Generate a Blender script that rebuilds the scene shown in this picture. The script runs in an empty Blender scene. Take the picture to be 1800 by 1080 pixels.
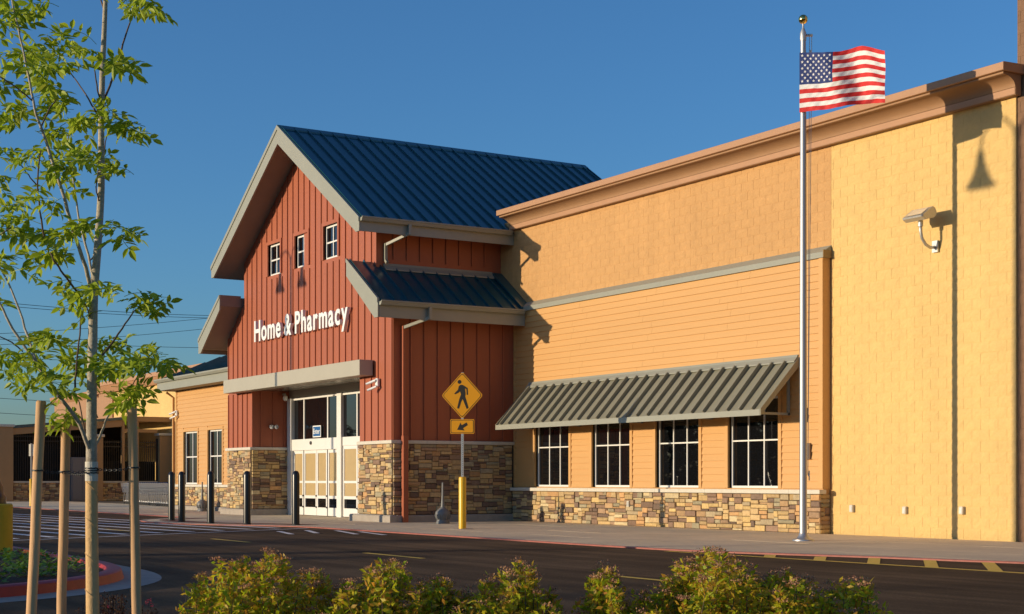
import bpy, bmesh, math, random
from mathutils import Vector, Matrix, noise
random.seed(7)
PI = math.pi
R = math.radians
scene = bpy.context.scene
C = scene.collection

# ------------------------------------------------------------------ camera, sky, sun, exposure
cam_d = bpy.data.cameras.new('camera')
cam = bpy.data.objects.new('camera', cam_d); C.objects.link(cam)
cam.location = (0, 0, 1.1)
FWD = Vector((-0.8524, 0.5228, 0)).normalized()
RGT = Vector((FWD.y, -FWD.x, 0))
cam.rotation_euler = (PI/2, 0, math.atan2(-FWD.x, FWD.y))
cam_d.sensor_width = 36; cam_d.lens = 53.36
cam_d.shift_y = (845-540)/1800
cam_d.clip_start = 0.1; cam_d.clip_end = 6000
scene.camera = cam

SUN_EL, SUN_AZ = R(6.8), R(15)                      # light travels towards (sin az, cos az)
TO_SUN = Vector((-math.sin(SUN_AZ)*math.cos(SUN_EL), -math.cos(SUN_AZ)*math.cos(SUN_EL), math.sin(SUN_EL)))
world = bpy.data.worlds.new('World'); scene.world = world; world.use_nodes = True
wn = world.node_tree.nodes; wl_ = world.node_tree.links
sky = wn.new('ShaderNodeTexSky'); sky.sky_type = 'NISHITA'; sky.sun_disc = False
sky.sun_elevation = SUN_EL
sky.sun_rotation = math.atan2(TO_SUN.x, TO_SUN.y)
sky.altitude = 200; sky.air_density = 1.0; sky.dust_density = 0.9; sky.ozone_density = 4.85
wl_.new(sky.outputs[0], wn['Background'].inputs[0])
wn['Background'].inputs[1].default_value = 0.15

sun_d = bpy.data.lights.new('sun', 'SUN'); sun_d.energy = 3.1; sun_d.angle = R(0.5); sun_d.color = (1.0, 0.82, 0.58)
sun = bpy.data.objects.new('sun', sun_d); C.objects.link(sun)
sun.rotation_euler = (-TO_SUN).to_track_quat('-Z', 'Y').to_euler()
sun.location = (-20, -40, 30)
scene.view_settings.view_transform = 'Standard'; scene.view_settings.look = 'None'
scene.view_settings.exposure = 0.5; scene.view_settings.gamma = 1.0

# ------------------------------------------------------------------ materials
MATS = {}
def mat(name, col, rough=0.6, metal=0.0, var=0.0, vscale=3.0, bump=0.0, bscale=40.0, spec=0.5, attr=False, coat=0.0, var2=0.0, v2scale=0.4, stretch=None):
    if name in MATS: return MATS[name]
    m = bpy.data.materials.new(name); m.use_nodes = True
    nt = m.node_tree; n = nt.nodes; l = nt.links; b = n['Principled BSDF']
    b.inputs['Roughness'].default_value = rough; b.inputs['Metallic'].default_value = metal
    b.inputs['Specular IOR Level'].default_value = spec
    b.inputs['Coat Weight'].default_value = coat
    tc = n.new('ShaderNodeTexCoord'); geo = n.new('ShaderNodeNewGeometry')
    pos = geo.outputs['Position']
    if stretch:
        mp = n.new('ShaderNodeMapping'); mp.inputs['Scale'].default_value = stretch
        l.new(pos, mp.inputs[0]); pos = mp.outputs[0]
    if attr:
        a = n.new('ShaderNodeAttribute'); a.attribute_name = 'col'; src = a.outputs['Color']
    else:
        rgb = n.new('ShaderNodeRGB'); rgb.outputs[0].default_value = (*col, 1); src = rgb.outputs[0]
    for (v, s) in ((var, vscale), (var2, v2scale)):
        if v <= 0: continue
        nz = n.new('ShaderNodeTexNoise'); nz.inputs['Scale'].default_value = s; nz.inputs['Detail'].default_value = 6
        nz.inputs['Roughness'].default_value = 0.65
        l.new(pos, nz.inputs['Vector'])
        mr = n.new('ShaderNodeMapRange'); mr.inputs[1].default_value = 0.25; mr.inputs[2].default_value = 0.75
        mr.inputs[3].default_value = 1-v; mr.inputs[4].default_value = 1+v
        l.new(nz.outputs[0], mr.inputs[0])
        mx = n.new('ShaderNodeMix'); mx.data_type = 'RGBA'; mx.blend_type = 'MULTIPLY'; mx.inputs[0].default_value = 1
        l.new(src, mx.inputs[6]); l.new(mr.outputs[0], mx.inputs[7]); src = mx.outputs[2]
    l.new(src, b.inputs['Base Color'])
    if bump > 0:
        nb = n.new('ShaderNodeTexNoise'); nb.inputs['Scale'].default_value = bscale; nb.inputs['Detail'].default_value = 5
        l.new(pos, nb.inputs['Vector'])
        bp = n.new('ShaderNodeBump'); bp.inputs['Strength'].default_value = 1.0; bp.inputs['Distance'].default_value = bump
        l.new(nb.outputs[0], bp.inputs['Height']); l.new(bp.outputs[0], b.inputs['Normal'])
    MATS[name] = m
    return m

def leaf_mat(name, cols, trans=0.35, rough=0.5):
    m = bpy.data.materials.new(name); m.use_nodes = True
    nt = m.node_tree; n = nt.nodes; l = nt.links; b = n['Principled BSDF']
    geo = n.new('ShaderNodeNewGeometry'); oi = n.new('ShaderNodeObjectInfo')
    ad = n.new('ShaderNodeMath'); ad.operation = 'ADD'; l.new(geo.outputs['Random Per Island'], ad.inputs[0]); l.new(oi.outputs['Random'], ad.inputs[1])
    fr = n.new('ShaderNodeMath'); fr.operation = 'FRACT'; l.new(ad.outputs[0], fr.inputs[0])
    cr = n.new('ShaderNodeValToRGB'); l.new(fr.outputs[0], cr.inputs[0])
    el = cr.color_ramp.elements
    el[0].position = 0; el[0].color = (*cols[0], 1); el[1].position = 1; el[1].color = (*cols[-1], 1)
    for i, c in enumerate(cols[1:-1]):
        e = el.new((i+1)/(len(cols)-1)); e.color = (*c, 1)
    l.new(cr.outputs[0], b.inputs['Base Color'])
    b.inputs['Roughness'].default_value = rough; b.inputs['Specular IOR Level'].default_value = 0.35
    tr = n.new('ShaderNodeBsdfTranslucent')
    hs = n.new('ShaderNodeHueSaturation'); hs.inputs['Value'].default_value = 1.3; l.new(cr.outputs[0], hs.inputs['Color'])
    l.new(hs.outputs[0], tr.inputs[0])
    ms = n.new('ShaderNodeMixShader'); ms.inputs[0].default_value = trans
    l.new(b.outputs[0], ms.inputs[1]); l.new(tr.outputs[0], ms.inputs[2]); l.new(ms.outputs[0], n['Material Output'].inputs[0])
    return m

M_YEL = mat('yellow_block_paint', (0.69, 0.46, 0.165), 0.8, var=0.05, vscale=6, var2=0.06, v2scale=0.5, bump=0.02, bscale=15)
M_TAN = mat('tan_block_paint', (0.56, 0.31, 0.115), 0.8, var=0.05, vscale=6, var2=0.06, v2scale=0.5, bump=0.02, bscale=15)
def streaks(m, amt):
    n = m.node_tree.nodes; l = m.node_tree.links; b = n['Principled BSDF']; src = b.inputs['Base Color'].links[0].from_socket
    geo = n.new('ShaderNodeNewGeometry')
    for st, a0, a1 in (((1.6,1,0.16), 1-amt, 1+amt*0.6), ((2.46,1,4.92), 1-amt*0.5, 1+amt*0.5)):
        mp = n.new('ShaderNodeMapping'); mp.inputs['Scale'].default_value = st; l.new(geo.outputs['Position'], mp.inputs[0])
        nz = n.new('ShaderNodeTexNoise'); nz.inputs['Scale'].default_value = 1.0; nz.inputs['Detail'].default_value = 5; l.new(mp.outputs[0], nz.inputs['Vector'])
        mr = n.new('ShaderNodeMapRange'); mr.inputs[1].default_value = 0.3; mr.inputs[2].default_value = 0.7; mr.inputs[3].default_value = a0; mr.inputs[4].default_value = a1; l.new(nz.outputs[0], mr.inputs[0])
        mx = n.new('ShaderNodeMix'); mx.data_type = 'RGBA'; mx.blend_type = 'MULTIPLY'; mx.inputs[0].default_value = 1; l.new(src, mx.inputs[6]); l.new(mr.outputs[0], mx.inputs[7]); src = mx.outputs[2]
    l.new(src, b.inputs['Base Color'])
streaks(M_YEL, 0.06); streaks(M_TAN, 0.06)
M_BRN = mat('brown_block_paint', (0.21, 0.115, 0.062), 0.85, var=0.1, vscale=8, bump=0.006, bscale=22)
M_SID = mat('siding_paint', (0.61, 0.335, 0.115), 0.6, var=0.03, vscale=2, var2=0.04, bump=0.0012, bscale=60, stretch=(0.15, 1, 1))
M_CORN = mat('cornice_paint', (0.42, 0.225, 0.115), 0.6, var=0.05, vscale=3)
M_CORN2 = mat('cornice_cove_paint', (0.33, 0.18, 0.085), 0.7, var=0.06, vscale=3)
M_RED = mat('barn_red_paint', (0.37, 0.098, 0.041), 0.55, var=0.05, vscale=4, var2=0.06, v2scale=0.6, bump=0.0008, bscale=80, stretch=(1, 1, 0.15))
M_TRIM = mat('sage_grey_metal', (0.295, 0.295, 0.235), 0.5, var=0.05, vscale=2)
M_CANO = mat('canopy_panel', (0.43, 0.395, 0.305), 0.45, var=0.03, vscale=2)
M_NAVY = mat('navy_metal_roof', (0.008, 0.072, 0.092), 0.3, metal=0.0, var=0.1, vscale=3, spec=0.7, coat=0.2)
M_AWN = mat('awning_metal', (0.25, 0.235, 0.165), 0.42, metal=0.0, var=0.07, vscale=4, spec=0.6)
M_STONE = mat('ledger_stone', (0.4, 0.3, 0.2), 0.85, attr=True, var=0.22, vscale=14, bump=0.006, bscale=30)
M_MORT = mat('dark_mortar', (0.07, 0.055, 0.04), 0.95, var=0.2, vscale=20)
M_CAP = mat('cast_stone_cap', (0.62, 0.57, 0.46), 0.8, var=0.08, vscale=8, bump=0.002, bscale=60)
M_CONC = mat('concrete', (0.36, 0.31, 0.25), 0.88, var=0.12, vscale=5, var2=0.1, v2scale=0.7, bump=0.001, bscale=150)
M_SIDEW = mat('sidewalk_concrete', (0.70, 0.56, 0.36), 0.9, var=0.10, vscale=9, var2=0.16, v2scale=0.8, bump=0.0012, bscale=150)
M_ASPH = mat('asphalt', (0.14, 0.086, 0.044), 0.95, var=0.35, vscale=60, var2=0.28, v2scale=0.35, bump=0.004, bscale=120, spec=0.12)
def asphalt_detail(m):
    n = m.node_tree.nodes; l = m.node_tree.links; b = n['Principled BSDF']; src = b.inputs['Base Color'].links[0].from_socket
    geo = n.new('ShaderNodeNewGeometry')
    for sc, st, lo, hi, a0, a1 in ((1.0, (0.10, 2.4, 1), 0.40, 0.66, 0.72, 1.14), (1.0, (0.5, 0.6, 1), 0.45, 0.6, 0.84, 1.08), (34.0, (1, 1, 1), 0.58, 0.72, 1.0, 1.9)):
        mp = n.new('ShaderNodeMapping'); mp.inputs['Scale'].default_value = st; l.new(geo.outputs['Position'], mp.inputs[0])
        nz = n.new('ShaderNodeTexNoise'); nz.inputs['Scale'].default_value = sc; nz.inputs['Detail'].default_value = 4; l.new(mp.outputs[0], nz.inputs['Vector'])
        mr = n.new('ShaderNodeMapRange'); mr.inputs[1].default_value = lo; mr.inputs[2].default_value = hi; mr.inputs[3].default_value = a0; mr.inputs[4].default_value = a1; l.new(nz.outputs[0], mr.inputs[0])
        mx = n.new('ShaderNodeMix'); mx.data_type = 'RGBA'; mx.blend_type = 'MULTIPLY'; mx.inputs[0].default_value = 1; l.new(src, mx.inputs[6]); l.new(mr.outputs[0], mx.inputs[7]); src = mx.outputs[2]
    l.new(src, b.inputs['Base Color'])
asphalt_detail(M_ASPH)
M_WPAINT = mat('white_road_paint', (0.86, 0.82, 0.75), 0.75, var=0.28, vscale=25, var2=0.15, v2scale=2)
M_YPAINT = mat('yellow_road_paint', (0.90, 0.58, 0.08), 0.75, var=0.18, vscale=25)
M_RPAINT = mat('red_kerb_paint', (0.36, 0.11, 0.075), 0.6, var=0.22, vscale=9, bump=0.002, bscale=80)
M_BRICKPAD = mat('brick_red_pad', (0.20, 0.075, 0.045), 0.85, var=0.15, vscale=8)
M_WHITE = mat('white_aluminium', (0.78, 0.76, 0.70), 0.4, var=0.02)
M_LETTER = mat('white_letter', (0.86, 0.85, 0.80), 0.35)
M_GLASS = mat('dark_glass', (0.006, 0.006, 0.007), 0.015, spec=0.9)
M_PAPER = mat('tan_door_paper', (0.50, 0.36, 0.17), 0.35, var=0.05, vscale=4, coat=0.3)
M_BLACK = mat('black_gloss_cover', (0.012, 0.012, 0.012), 0.28, spec=0.5)
M_BLKM = mat('black_iron', (0.012, 0.012, 0.013), 0.5)
M_YCOV = mat('yellow_post_cover', (0.80, 0.46, 0.012), 0.35, var=0.05, vscale=6)
M_YBASE = mat('yellow_concrete_base', (0.62, 0.42, 0.012), 0.6, var=0.12, vscale=6)
M_ALU = mat('satin_aluminium', (0.46, 0.455, 0.45), 0.42, metal=0.75, var=0.04, vscale=20)
M_GALV = mat('galvanised_steel', (0.55, 0.54, 0.50), 0.45, metal=0.7, var=0.12, vscale=30)
M_GOLD = mat('gold_ball', (0.85, 0.60, 0.18), 0.15, metal=1.0)
M_GREY = mat('grey_plastic', (0.17, 0.17, 0.16), 0.5, var=0.1, vscale=10)
M_GREYD = mat('grey_steel_door', (0.16, 0.16, 0.17), 0.5)
M_SIGNY = mat('sign_yellow', (0.74, 0.32, 0.0), 0.45)
M_SIGNK = mat('sign_black', (0.025, 0.02, 0.012), 0.5)
M_SIGNB = mat('sign_blue', (0.01, 0.11, 0.32), 0.4)
M_STAKE = mat('lodgepole_wood', (0.62, 0.36, 0.165), 0.75, var=0.22, vscale=9, bump=0.003, bscale=40, stretch=(1, 1, 0.14), var2=0.12, v2scale=3)
M_BARK = mat('young_bark', (0.42, 0.36, 0.27), 0.85, var=0.35, vscale=45, bump=0.003, bscale=90)
M_TWIG = mat('twig_bark', (0.12, 0.075, 0.045), 0.8, var=0.2, vscale=40)
M_WRAP = mat('paper_trunk_wrap', (0.66, 0.42, 0.18), 0.85, var=0.12, vscale=25, bump=0.004, bscale=60)
M_MULCH = mat('bark_mulch', (0.024, 0.013, 0.008), 0.95, var=0.6, vscale=40, bump=0.03, bscale=45)
M_CART = mat('cart_chrome', (0.62, 0.62, 0.62), 0.3, metal=0.8)
M_CARTB = mat('cart_blue_plastic', (0.02, 0.05, 0.17), 0.4)
M_RUB = mat('black_rubber', (0.015, 0.015, 0.015), 0.7)
M_FRED = mat('flag_red', (0.62, 0.022, 0.02), 0.75); M_FWHT = mat('flag_white', (0.82, 0.80, 0.76), 0.75); M_FBLU = mat('flag_blue', (0.015, 0.035, 0.16), 0.75)
M_LENS = mat('lamp_lens', (0.75, 0.75, 0.75), 0.12, metal=0.6)
M_LEAF = leaf_mat('ash_leaf', [(0.22, 0.31, 0.016), (0.32, 0.42, 0.022), (0.46, 0.54, 0.05), (0.26, 0.36, 0.016), (0.40, 0.44, 0.03)], 0.45)
M_SPIR = leaf_mat('shrub_leaf', [(0.20, 0.32, 0.012), (0.42, 0.48, 0.016), (0.56, 0.50, 0.02), (0.60, 0.42, 0.035), (0.56, 0.26, 0.04), (0.28, 0.40, 0.014)], 0.5)
M_FLWR = leaf_mat('spent_flower', [(0.42, 0.22, 0.10), (0.52, 0.31, 0.16), (0.46, 0.20, 0.13), (0.32, 0.16, 0.07)], 0.15, 0.8)
M_BARB = leaf_mat('barberry_leaf', [(0.05, 0.014, 0.012), (0.09, 0.03, 0.015), (0.12, 0.06, 0.02), (0.03, 0.012, 0.012)], 0.25)
M_PINK = leaf_mat('pink_bloom', [(0.45, 0.04, 0.08), (0.5, 0.07, 0.12)], 0.3)
M_GCOV = leaf_mat('ground_cover_leaf', [(0.07, 0.16, 0.02), (0.12, 0.24, 0.02), (0.18, 0.30, 0.03)], 0.3)
M_WOOD = leaf_mat('far_foliage', [(0.025, 0.04, 0.012), (0.045, 0.06, 0.015), (0.03, 0.05, 0.015)], 0.1)
M_GTAN = mat('garden_tan_paint', (0.42, 0.25, 0.11), 0.7, var=0.05)
M_SHADE = mat('painted_shade_black', (0.008, 0.009, 0.008), 0.9, var=0.3, vscale=3)  # near-black colour painting the shade inside the garden area

# ------------------------------------------------------------------ mesh helpers
class MB:
    def __init__(s): s.v = []; s.f = []; s.mi = []; s.cols = []
    def add(s, vs, fs, mi=0, col=None):
        o = len(s.v); s.v += [tuple(v) for v in vs]
        for f in fs: s.f.append(tuple(i+o for i in f)); s.mi.append(mi); s.cols.append(col)
        return s
    def box(s, x0, x1, y0, y1, z0, z1, mi=0):
        return s.add([(x0,y0,z0),(x1,y0,z0),(x1,y1,z0),(x0,y1,z0),(x0,y0,z1),(x1,y0,z1),(x1,y1,z1),(x0,y1,z1)],
              [(0,3,2,1),(4,5,6,7),(0,1,5,4),(1,2,6,5),(2,3,7,6),(3,0,4,7)], mi)
    def cbox(s, x0, x1, y0, y1, z0, z1, b=0.01, mi=0):
        """box with chamfered edges"""
        vs = []
        for z, i in ((z0, b), (z0+b, 0), (z1-b, 0), (z1, b)):
            k = i
            vs += [(x0+k,y0+b*(k==0) if 0 else y0+k,z),(x1-k,y0+k,z),(x1-k,y1-k,z),(x0+k,y1-k,z)]
        fs = [(3,2,1,0),(12,13,14,15)]
        for r in range(3):
            for q in range(4):
                a = r*4+q; c = r*4+(q+1) % 4
                fs.append((a, c, c+4, a+4))
        return s.add(vs, fs, mi)
    def prism(s, poly, axis, a0, a1, mi=0):
        """poly: 2D points; axis 'y': (x,z) points extruded a0..a1 in y; 'x': (y,z); 'z': (x,y)"""
        n = len(poly)
        def p(u, w, a): return {'y': (u, a, w), 'x': (a, u, w), 'z': (u, w, a)}[axis]
        ar = sum(poly[i][0]*poly[(i+1) % n][1]-poly[(i+1) % n][0]*poly[i][1] for i in range(n))
        flip = (ar > 0) == (axis == 'y')
        vs = [p(u, w, a0) for u, w in poly]+[p(u, w, a1) for u, w in poly]
        A = tuple(range(n)); B = tuple(range(n, 2*n))
        fs = []
        lo = A[::-1]; hi = B; 
        sides = [(i, (i+1) % n, n+(i+1) % n, n+i) for i in range(n)]
        if flip: lo, hi = A, B[::-1]; sides = [q[::-1] for q in sides]
        return s.add(vs, [lo, hi]+sides, mi)
    def tube(s, pts, rad, n=8, mi=0, caps=True, sq=False):
        pts = [Vector(p) for p in pts]
        if not hasattr(rad, '__len__'): rad = [rad]*len(pts)
        vs = []; up = None
        for i, p in enumerate(pts):
            d = (pts[min(i+1, len(pts)-1)]-pts[max(i-1, 0)]).normalized()
            if up is None:
                up = Vector((0,0,1)) if abs(d.z) < 0.9 else Vector((1,0,0))
            a = d.cross(up).normalized(); up2 = a.cross(d).normalized(); up = up2
            for k in range(n):
                th = 2*PI*(k+0.5)/n
                vs.append(p+(a*math.cos(th)+up2*math.sin(th))*rad[i])
        fs = []
        for i in range(len(pts)-1):
            for k in range(n):
                k2 = (k+1) % n
                fs.append((i*n+k, i*n+k2, (i+1)*n+k2, (i+1)*n+k))
        if caps:
            fs.append(tuple(range(n))[::-1]); fs.append(tuple(range((len(pts)-1)*n, len(pts)*n)))
        return s.add(vs, fs, mi)
    def lathe(s, prof, n=20, c=(0,0,0), mi=0):
        vs = []; fs = []
        for r, z in prof:
            for k in range(n):
                th = 2*PI*k/n; vs.append((c[0]+r*math.cos(th), c[1]+r*math.sin(th), c[2]+z))
        for i in range(len(prof)-1):
            for k in range(n):
                k2 = (k+1) % n; fs.append((i*n+k, i*n+k2, (i+1)*n+k2, (i+1)*n+k))
        fs.append(tuple(range(n))[::-1]); fs.append(tuple(range((len(prof)-1)*n, len(prof)*n)))
        return s.add(vs, fs, mi)
    def merge(s, o): 
        k = len(s.v); s.v += o.v; s.f += [tuple(i+k for i in f) for f in o.f]; s.mi += o.mi; s.cols += o.cols; return s

def mesh(name, mb, mats, smooth=False, shift=None):
    me = bpy.data.meshes.new(name)
    vs = mb.v if shift is None else [(v[0]-shift[0], v[1]-shift[1], v[2]-shift[2]) for v in mb.v]
    me.from_pydata(vs, [], mb.f)
    if not isinstance(mats, (list, tuple)): mats = [mats]
    for m in mats: me.materials.append(m)
    if len(mats) > 1: me.polygons.foreach_set('material_index', mb.mi)
    if any(c is not None for c in mb.cols):
        at = me.color_attributes.new('col', 'FLOAT_COLOR', 'CORNER')
        buf = []
        for f, c in zip(mb.f, mb.cols):
            buf += [*(c or (0.3,0.3,0.3)), 1.0]*len(f)
        at.data.foreach_set('color', buf)
    if smooth:
        me.polygons.foreach_set('use_smooth', [True]*len(me.polygons))
        if smooth == 'auto': me.set_sharp_from_angle(angle=R(40))
    me.update()
    return me
def link(name, me, parent=None, loc=(0,0,0), rot=(0,0,0)):
    o = bpy.data.objects.new(name, me); C.objects.link(o); o.location = loc; o.rotation_euler = rot
    if parent: o.parent = parent
    return o
ROOT = {}
def wloc(p): return ROOT.get(p.name, (0,0,0))
def thing(name, label, cat, loc=(0,0,0), rz=0, group=None):
    o = link(name, None, None, loc, (0,0,rz)); o.empty_display_size = 0.3
    o['label'] = label; o['category'] = cat
    if group: o['group'] = group
    ROOT[o.name] = tuple(loc)
    return o
def part(name, mb, mats, parent, world=False, smooth=False, label=None, stuff=False):
    """a mesh under a thing; world=True: mb holds world coordinates"""
    r = wloc(parent)
    o = link(name, mesh(name, mb, mats, smooth, r if world else None), parent)
    ROOT[o.name] = r
    if label: o['label'] = label
    if stuff: o['kind'] = 'stuff'
    return o
def solo(name, mb, mats, label, cat, loc=None, group=None, smooth=False):
    """a thing that is one mesh; mb in world coordinates"""
    loc = loc or (0,0,0)
    o = link(name, mesh(name, mb, mats, smooth, loc), None, loc)
    o['label'] = label; o['category'] = cat
    if group: o['group'] = group
    return o
def struct(name, mb, mats, parent=None, kind='structure', smooth=False):
    o = link(name, mesh(name, mb, mats, smooth), parent)
    if parent is None: o['kind'] = kind
    return o
def dup(root, loc, rz=None, label=None):
    r = root.copy(); C.objects.link(r); r.location = loc
    if rz is not None: r.rotation_euler = (0,0,rz)
    if label: r['label'] = label
    for ch in list(root.children):
        c = ch.copy(); C.objects.link(c); c.parent = r
        for g in list(ch.children):
            d = g.copy(); C.objects.link(d); d.parent = c
    return r
rnd = random.Random(11)
def U(a, b): return rnd.uniform(a, b)

# ------------------------------------------------------------------ ground, road, pavement
ZA = -0.028                                           # asphalt level; the pavement is at 0
gm = MB()
XS = [-4000, -600, -200, -120, -90, -60, -30, 0, 30, 120, 600, 4000]
YS = [-4000, -600, -200, -100, -60, -30, 0, 15, 40, 120, 600, 4000]
gm.add([(x, y, ZA) for y in YS for x in XS], [(j*len(XS)+i, j*len(XS)+i+1, (j+1)*len(XS)+i+1, (j+1)*len(XS)+i) for j in range(len(YS)-1) for i in range(len(XS)-1)])
struct('asphalt_road', gm, M_ASPH)

KERB = [(-3.0,20.5),(-9,18.6),(-13.9,16.62),(-16.2,15.95),(-17.8,15.35),(-19.2,14.98),(-21,14.86),(-24.3,14.85),(-31,14.85),(-33.6,14.80),(-35.2,14.35),
        (-36.4,13.65),(-37.6,13.15),(-39,12.95),(-40.6,13.05),(-41.9,13.5),(-42.7,14.2),(-43.3,15.0),(-44.3,15.45),(-46.8,15.55),(-53,15.5),(-62,15.4),(-75,15.3),(-100,15.3)]
def smooth_poly(P, n=4):
    out = []
    for i in range(len(P)-1):
        p0 = Vector(P[max(i-1,0)]); p1 = Vector(P[i]); p2 = Vector(P[i+1]); p3 = Vector(P[min(i+2,len(P)-1)])
        for k in range(n):
            t = k/n
            q = 0.5*((2*p1)+(p2-p0)*t+(2*p0-5*p1+4*p2-p3)*t*t+(3*p1-p0-3*p2+p3)*t**3)
            out.append((q.x, q.y))
    out.append(tuple(P[-1])); return out
KS = smooth_poly(KERB)
def offset(P, d):
    out = []
    for i, p in enumerate(P):
        a = Vector(P[max(i-1,0)]); b = Vector(P[min(i+1,len(P)-1)]); t = (b-a).normalized()
        out.append((p[0]-t.y*d, p[1]+t.x*d))
    return out
KI = offset(KS, -0.16)          # inner edge (towards the building)
# which side is the building: +y; check
if KI[30][1] < KS[30][1]: KI = offset(KS, 0.16)
n = len(KS)
KM = [(x*0.93+ix*0.07,y*0.93+iy*0.07) for (x,y),(ix,iy) in zip(KS,KI)]
def strip(rows_):
    q = MB(); q.v = [(x,y,z) for pts,z in rows_ for x,y in pts]
    for r in range(len(rows_)-1):
        for i in range(n-1): q.f.append((r*n+i, r*n+i+1, (r+1)*n+i+1, (r+1)*n+i)); q.mi.append(0); q.cols.append(None)
    return q
kerb_o = struct('kerb', strip([(KM,0.0),(KI,0.0),(KI,-0.2)]), M_CONC)
struct('red_kerb_face', strip([(KS,ZA-0.1),(KS,-0.009),(KM,0.0)]), M_RPAINT, kerb_o)
# pavement slabs: a base sheet with raised slabs cut by joints
sw_poly = [(x,y) for x,y in offset(KS, (0.168 if KI[30][1] == offset(KS,0.16)[30][1] else -0.168))]+[(-100,30),(-3,30)]
sb = MB(); sb.add([(x,y,-0.012) for x,y in sw_poly], [tuple(range(len(sw_poly)))[::-1]])
walk = struct('sidewalk', sb, M_MORT)
bm = bmesh.new()
bm.faces.new([bm.verts.new((x,y,0)) for x,y in sw_poly])
for k in range(42):
    x = -3-k*2.1
    if x < -75: break
    bmesh.ops.bisect_plane(bm, geom=bm.verts[:]+bm.edges[:]+bm.faces[:], plane_co=(x,0,0), plane_no=(1,0,0))
for y in (16.55, 18.2, 20.0, 21.9):
    bmesh.ops.bisect_plane(bm, geom=bm.verts[:]+bm.edges[:]+bm.faces[:], plane_co=(0,y,0), plane_no=(0,1,0))
for f in list(bm.faces):
    c = f.calc_center_median()
    if f.calc_area() < 0.02 or c.y > 24: continue
    pts = [v.co.copy() for v in f.verts]
    q = []
    for p in pts:
        d = (c-p); q.append(p+Vector((math.copysign(min(0.005,abs(d.x)),d.x), math.copysign(min(0.005,abs(d.y)),d.y), 0)))
    m_ = MB(); k = len(q); zz = U(-0.001, 0.001)
    nrm = sum((q[i].x*q[(i+1)%k].y-q[(i+1)%k].x*q[i].y) for i in range(k))
    if nrm < 0: q = q[::-1]
    m_.add([(p.x,p.y,zz) for p in q]+[(p.x,p.y,-0.03) for p in q], [tuple(range(k))]+[(i, k+i, k+(i+1)%k, (i+1)%k) for i in range(k)])
    struct('slab', m_, M_SIDEW, walk)
bm.free()
# brick-red warning strip behind the bollards
mid = [p for p in zip(offset(KS,(0.5 if KI[30][1] > KS[30][1] and offset(KS,0.16)[30][1]>KS[30][1] else -0.5)), offset(KS,(1.15 if offset(KS,0.16)[30][1]>KS[30][1] else -1.15))) if -43.0 < p[0][0] < -34.2]
pm = MB()
for (a, b), (c, d) in zip(mid[:-1], mid[1:]):
    pm.add([(a[0],a[1],0.004),(c[0],c[1],0.004),(d[0],d[1],0.004),(b[0],b[1],0.004)], [(0,1,2,3)])
struct('warning_pad', pm, M_BRICKPAD)

# painted markings
def line(mb, a, b, w, z=ZA+0.004):
    a = Vector(a); b = Vector(b); d = (b-a).normalized(); nn = Vector((-d.y, d.x))*w/2
    mb.add([(*(a-nn), z), (*(b-nn), z), (*(b+nn), z), (*(a+nn), z)], [(0,1,2,3)])
cw = MB()
line(cw, (-26.2,1.2), (-32.9,14.55), 0.12, ZA+0.008)     # near boundary of the hatched crossing
line(cw, (-62,1.2), (-66,15.1), 0.12, ZA+0.008)
struct('crossing_edge_line', cw, M_WPAINT)
cs = MB()
for k in range(20):
    y0 = -1.2+k*0.86
    xa = -26.8-(y0+1.0-1.2)*0.50
    ye = y0-0.09*(-66-xa)*-1
    a = (xa, y0+0.6); b = (-64.5, y0+0.6-0.088*(xa+64.5))
    # clip to the kerb
    if a[1] > 14.4: continue
    tt = 1.0
    lim = 15.0
    if b[1] < -6: pass
    line(cs, a, b, 0.21)
struct('crossing_stripes', cs, M_WPAINT)
cs2 = MB()                                            # short stray strokes beyond the crossing
for (a, b) in (((-31.5,13.9),(-29.6,13.3)),((-31.0,14.4),(-28.6,13.75)),((-30.0,14.5),(-27.9,14.05)),((-31.2,13.1),(-29.3,12.6))):
    line(cs2, a, b, 0.13, ZA+0.012)
struct('crossing_short_strokes', cs2, M_WPAINT)
ym = MB()
for x0 in (-42.2,-35.0,-28.0,-21.3,-14.6,-7.9,-1.2):
    line(ym, (x0,10.38), (x0+1.95,10.36), 0.11, ZA+0.005)
struct('lane_dashes', ym, M_YPAINT)
yh = MB()
FL0, FL1 = (-19.3,14.72), (-6,15.1)
line(yh, FL0, FL1, 0.14, ZA+0.006)
struct('fire_lane_line', yh, M_YPAINT)
yb = MB()
def kerb_y(x):
    return min((abs(p[0]-x), p[1]) for p in KS)[1]
for k in range(11):
    x = -18.05+1.02*k; yl = FL0[1]+(x-FL0[0])*(FL1[1]-FL0[1])/(FL1[0]-FL0[0])
    yk = kerb_y(x-0.9)-0.03
    line(yb, (x+0.05,yl+0.05), (x-0.9*(yk-yl),yk), 0.17, ZA+0.004)
struct('fire_lane_bars', yb, M_YPAINT)

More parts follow.
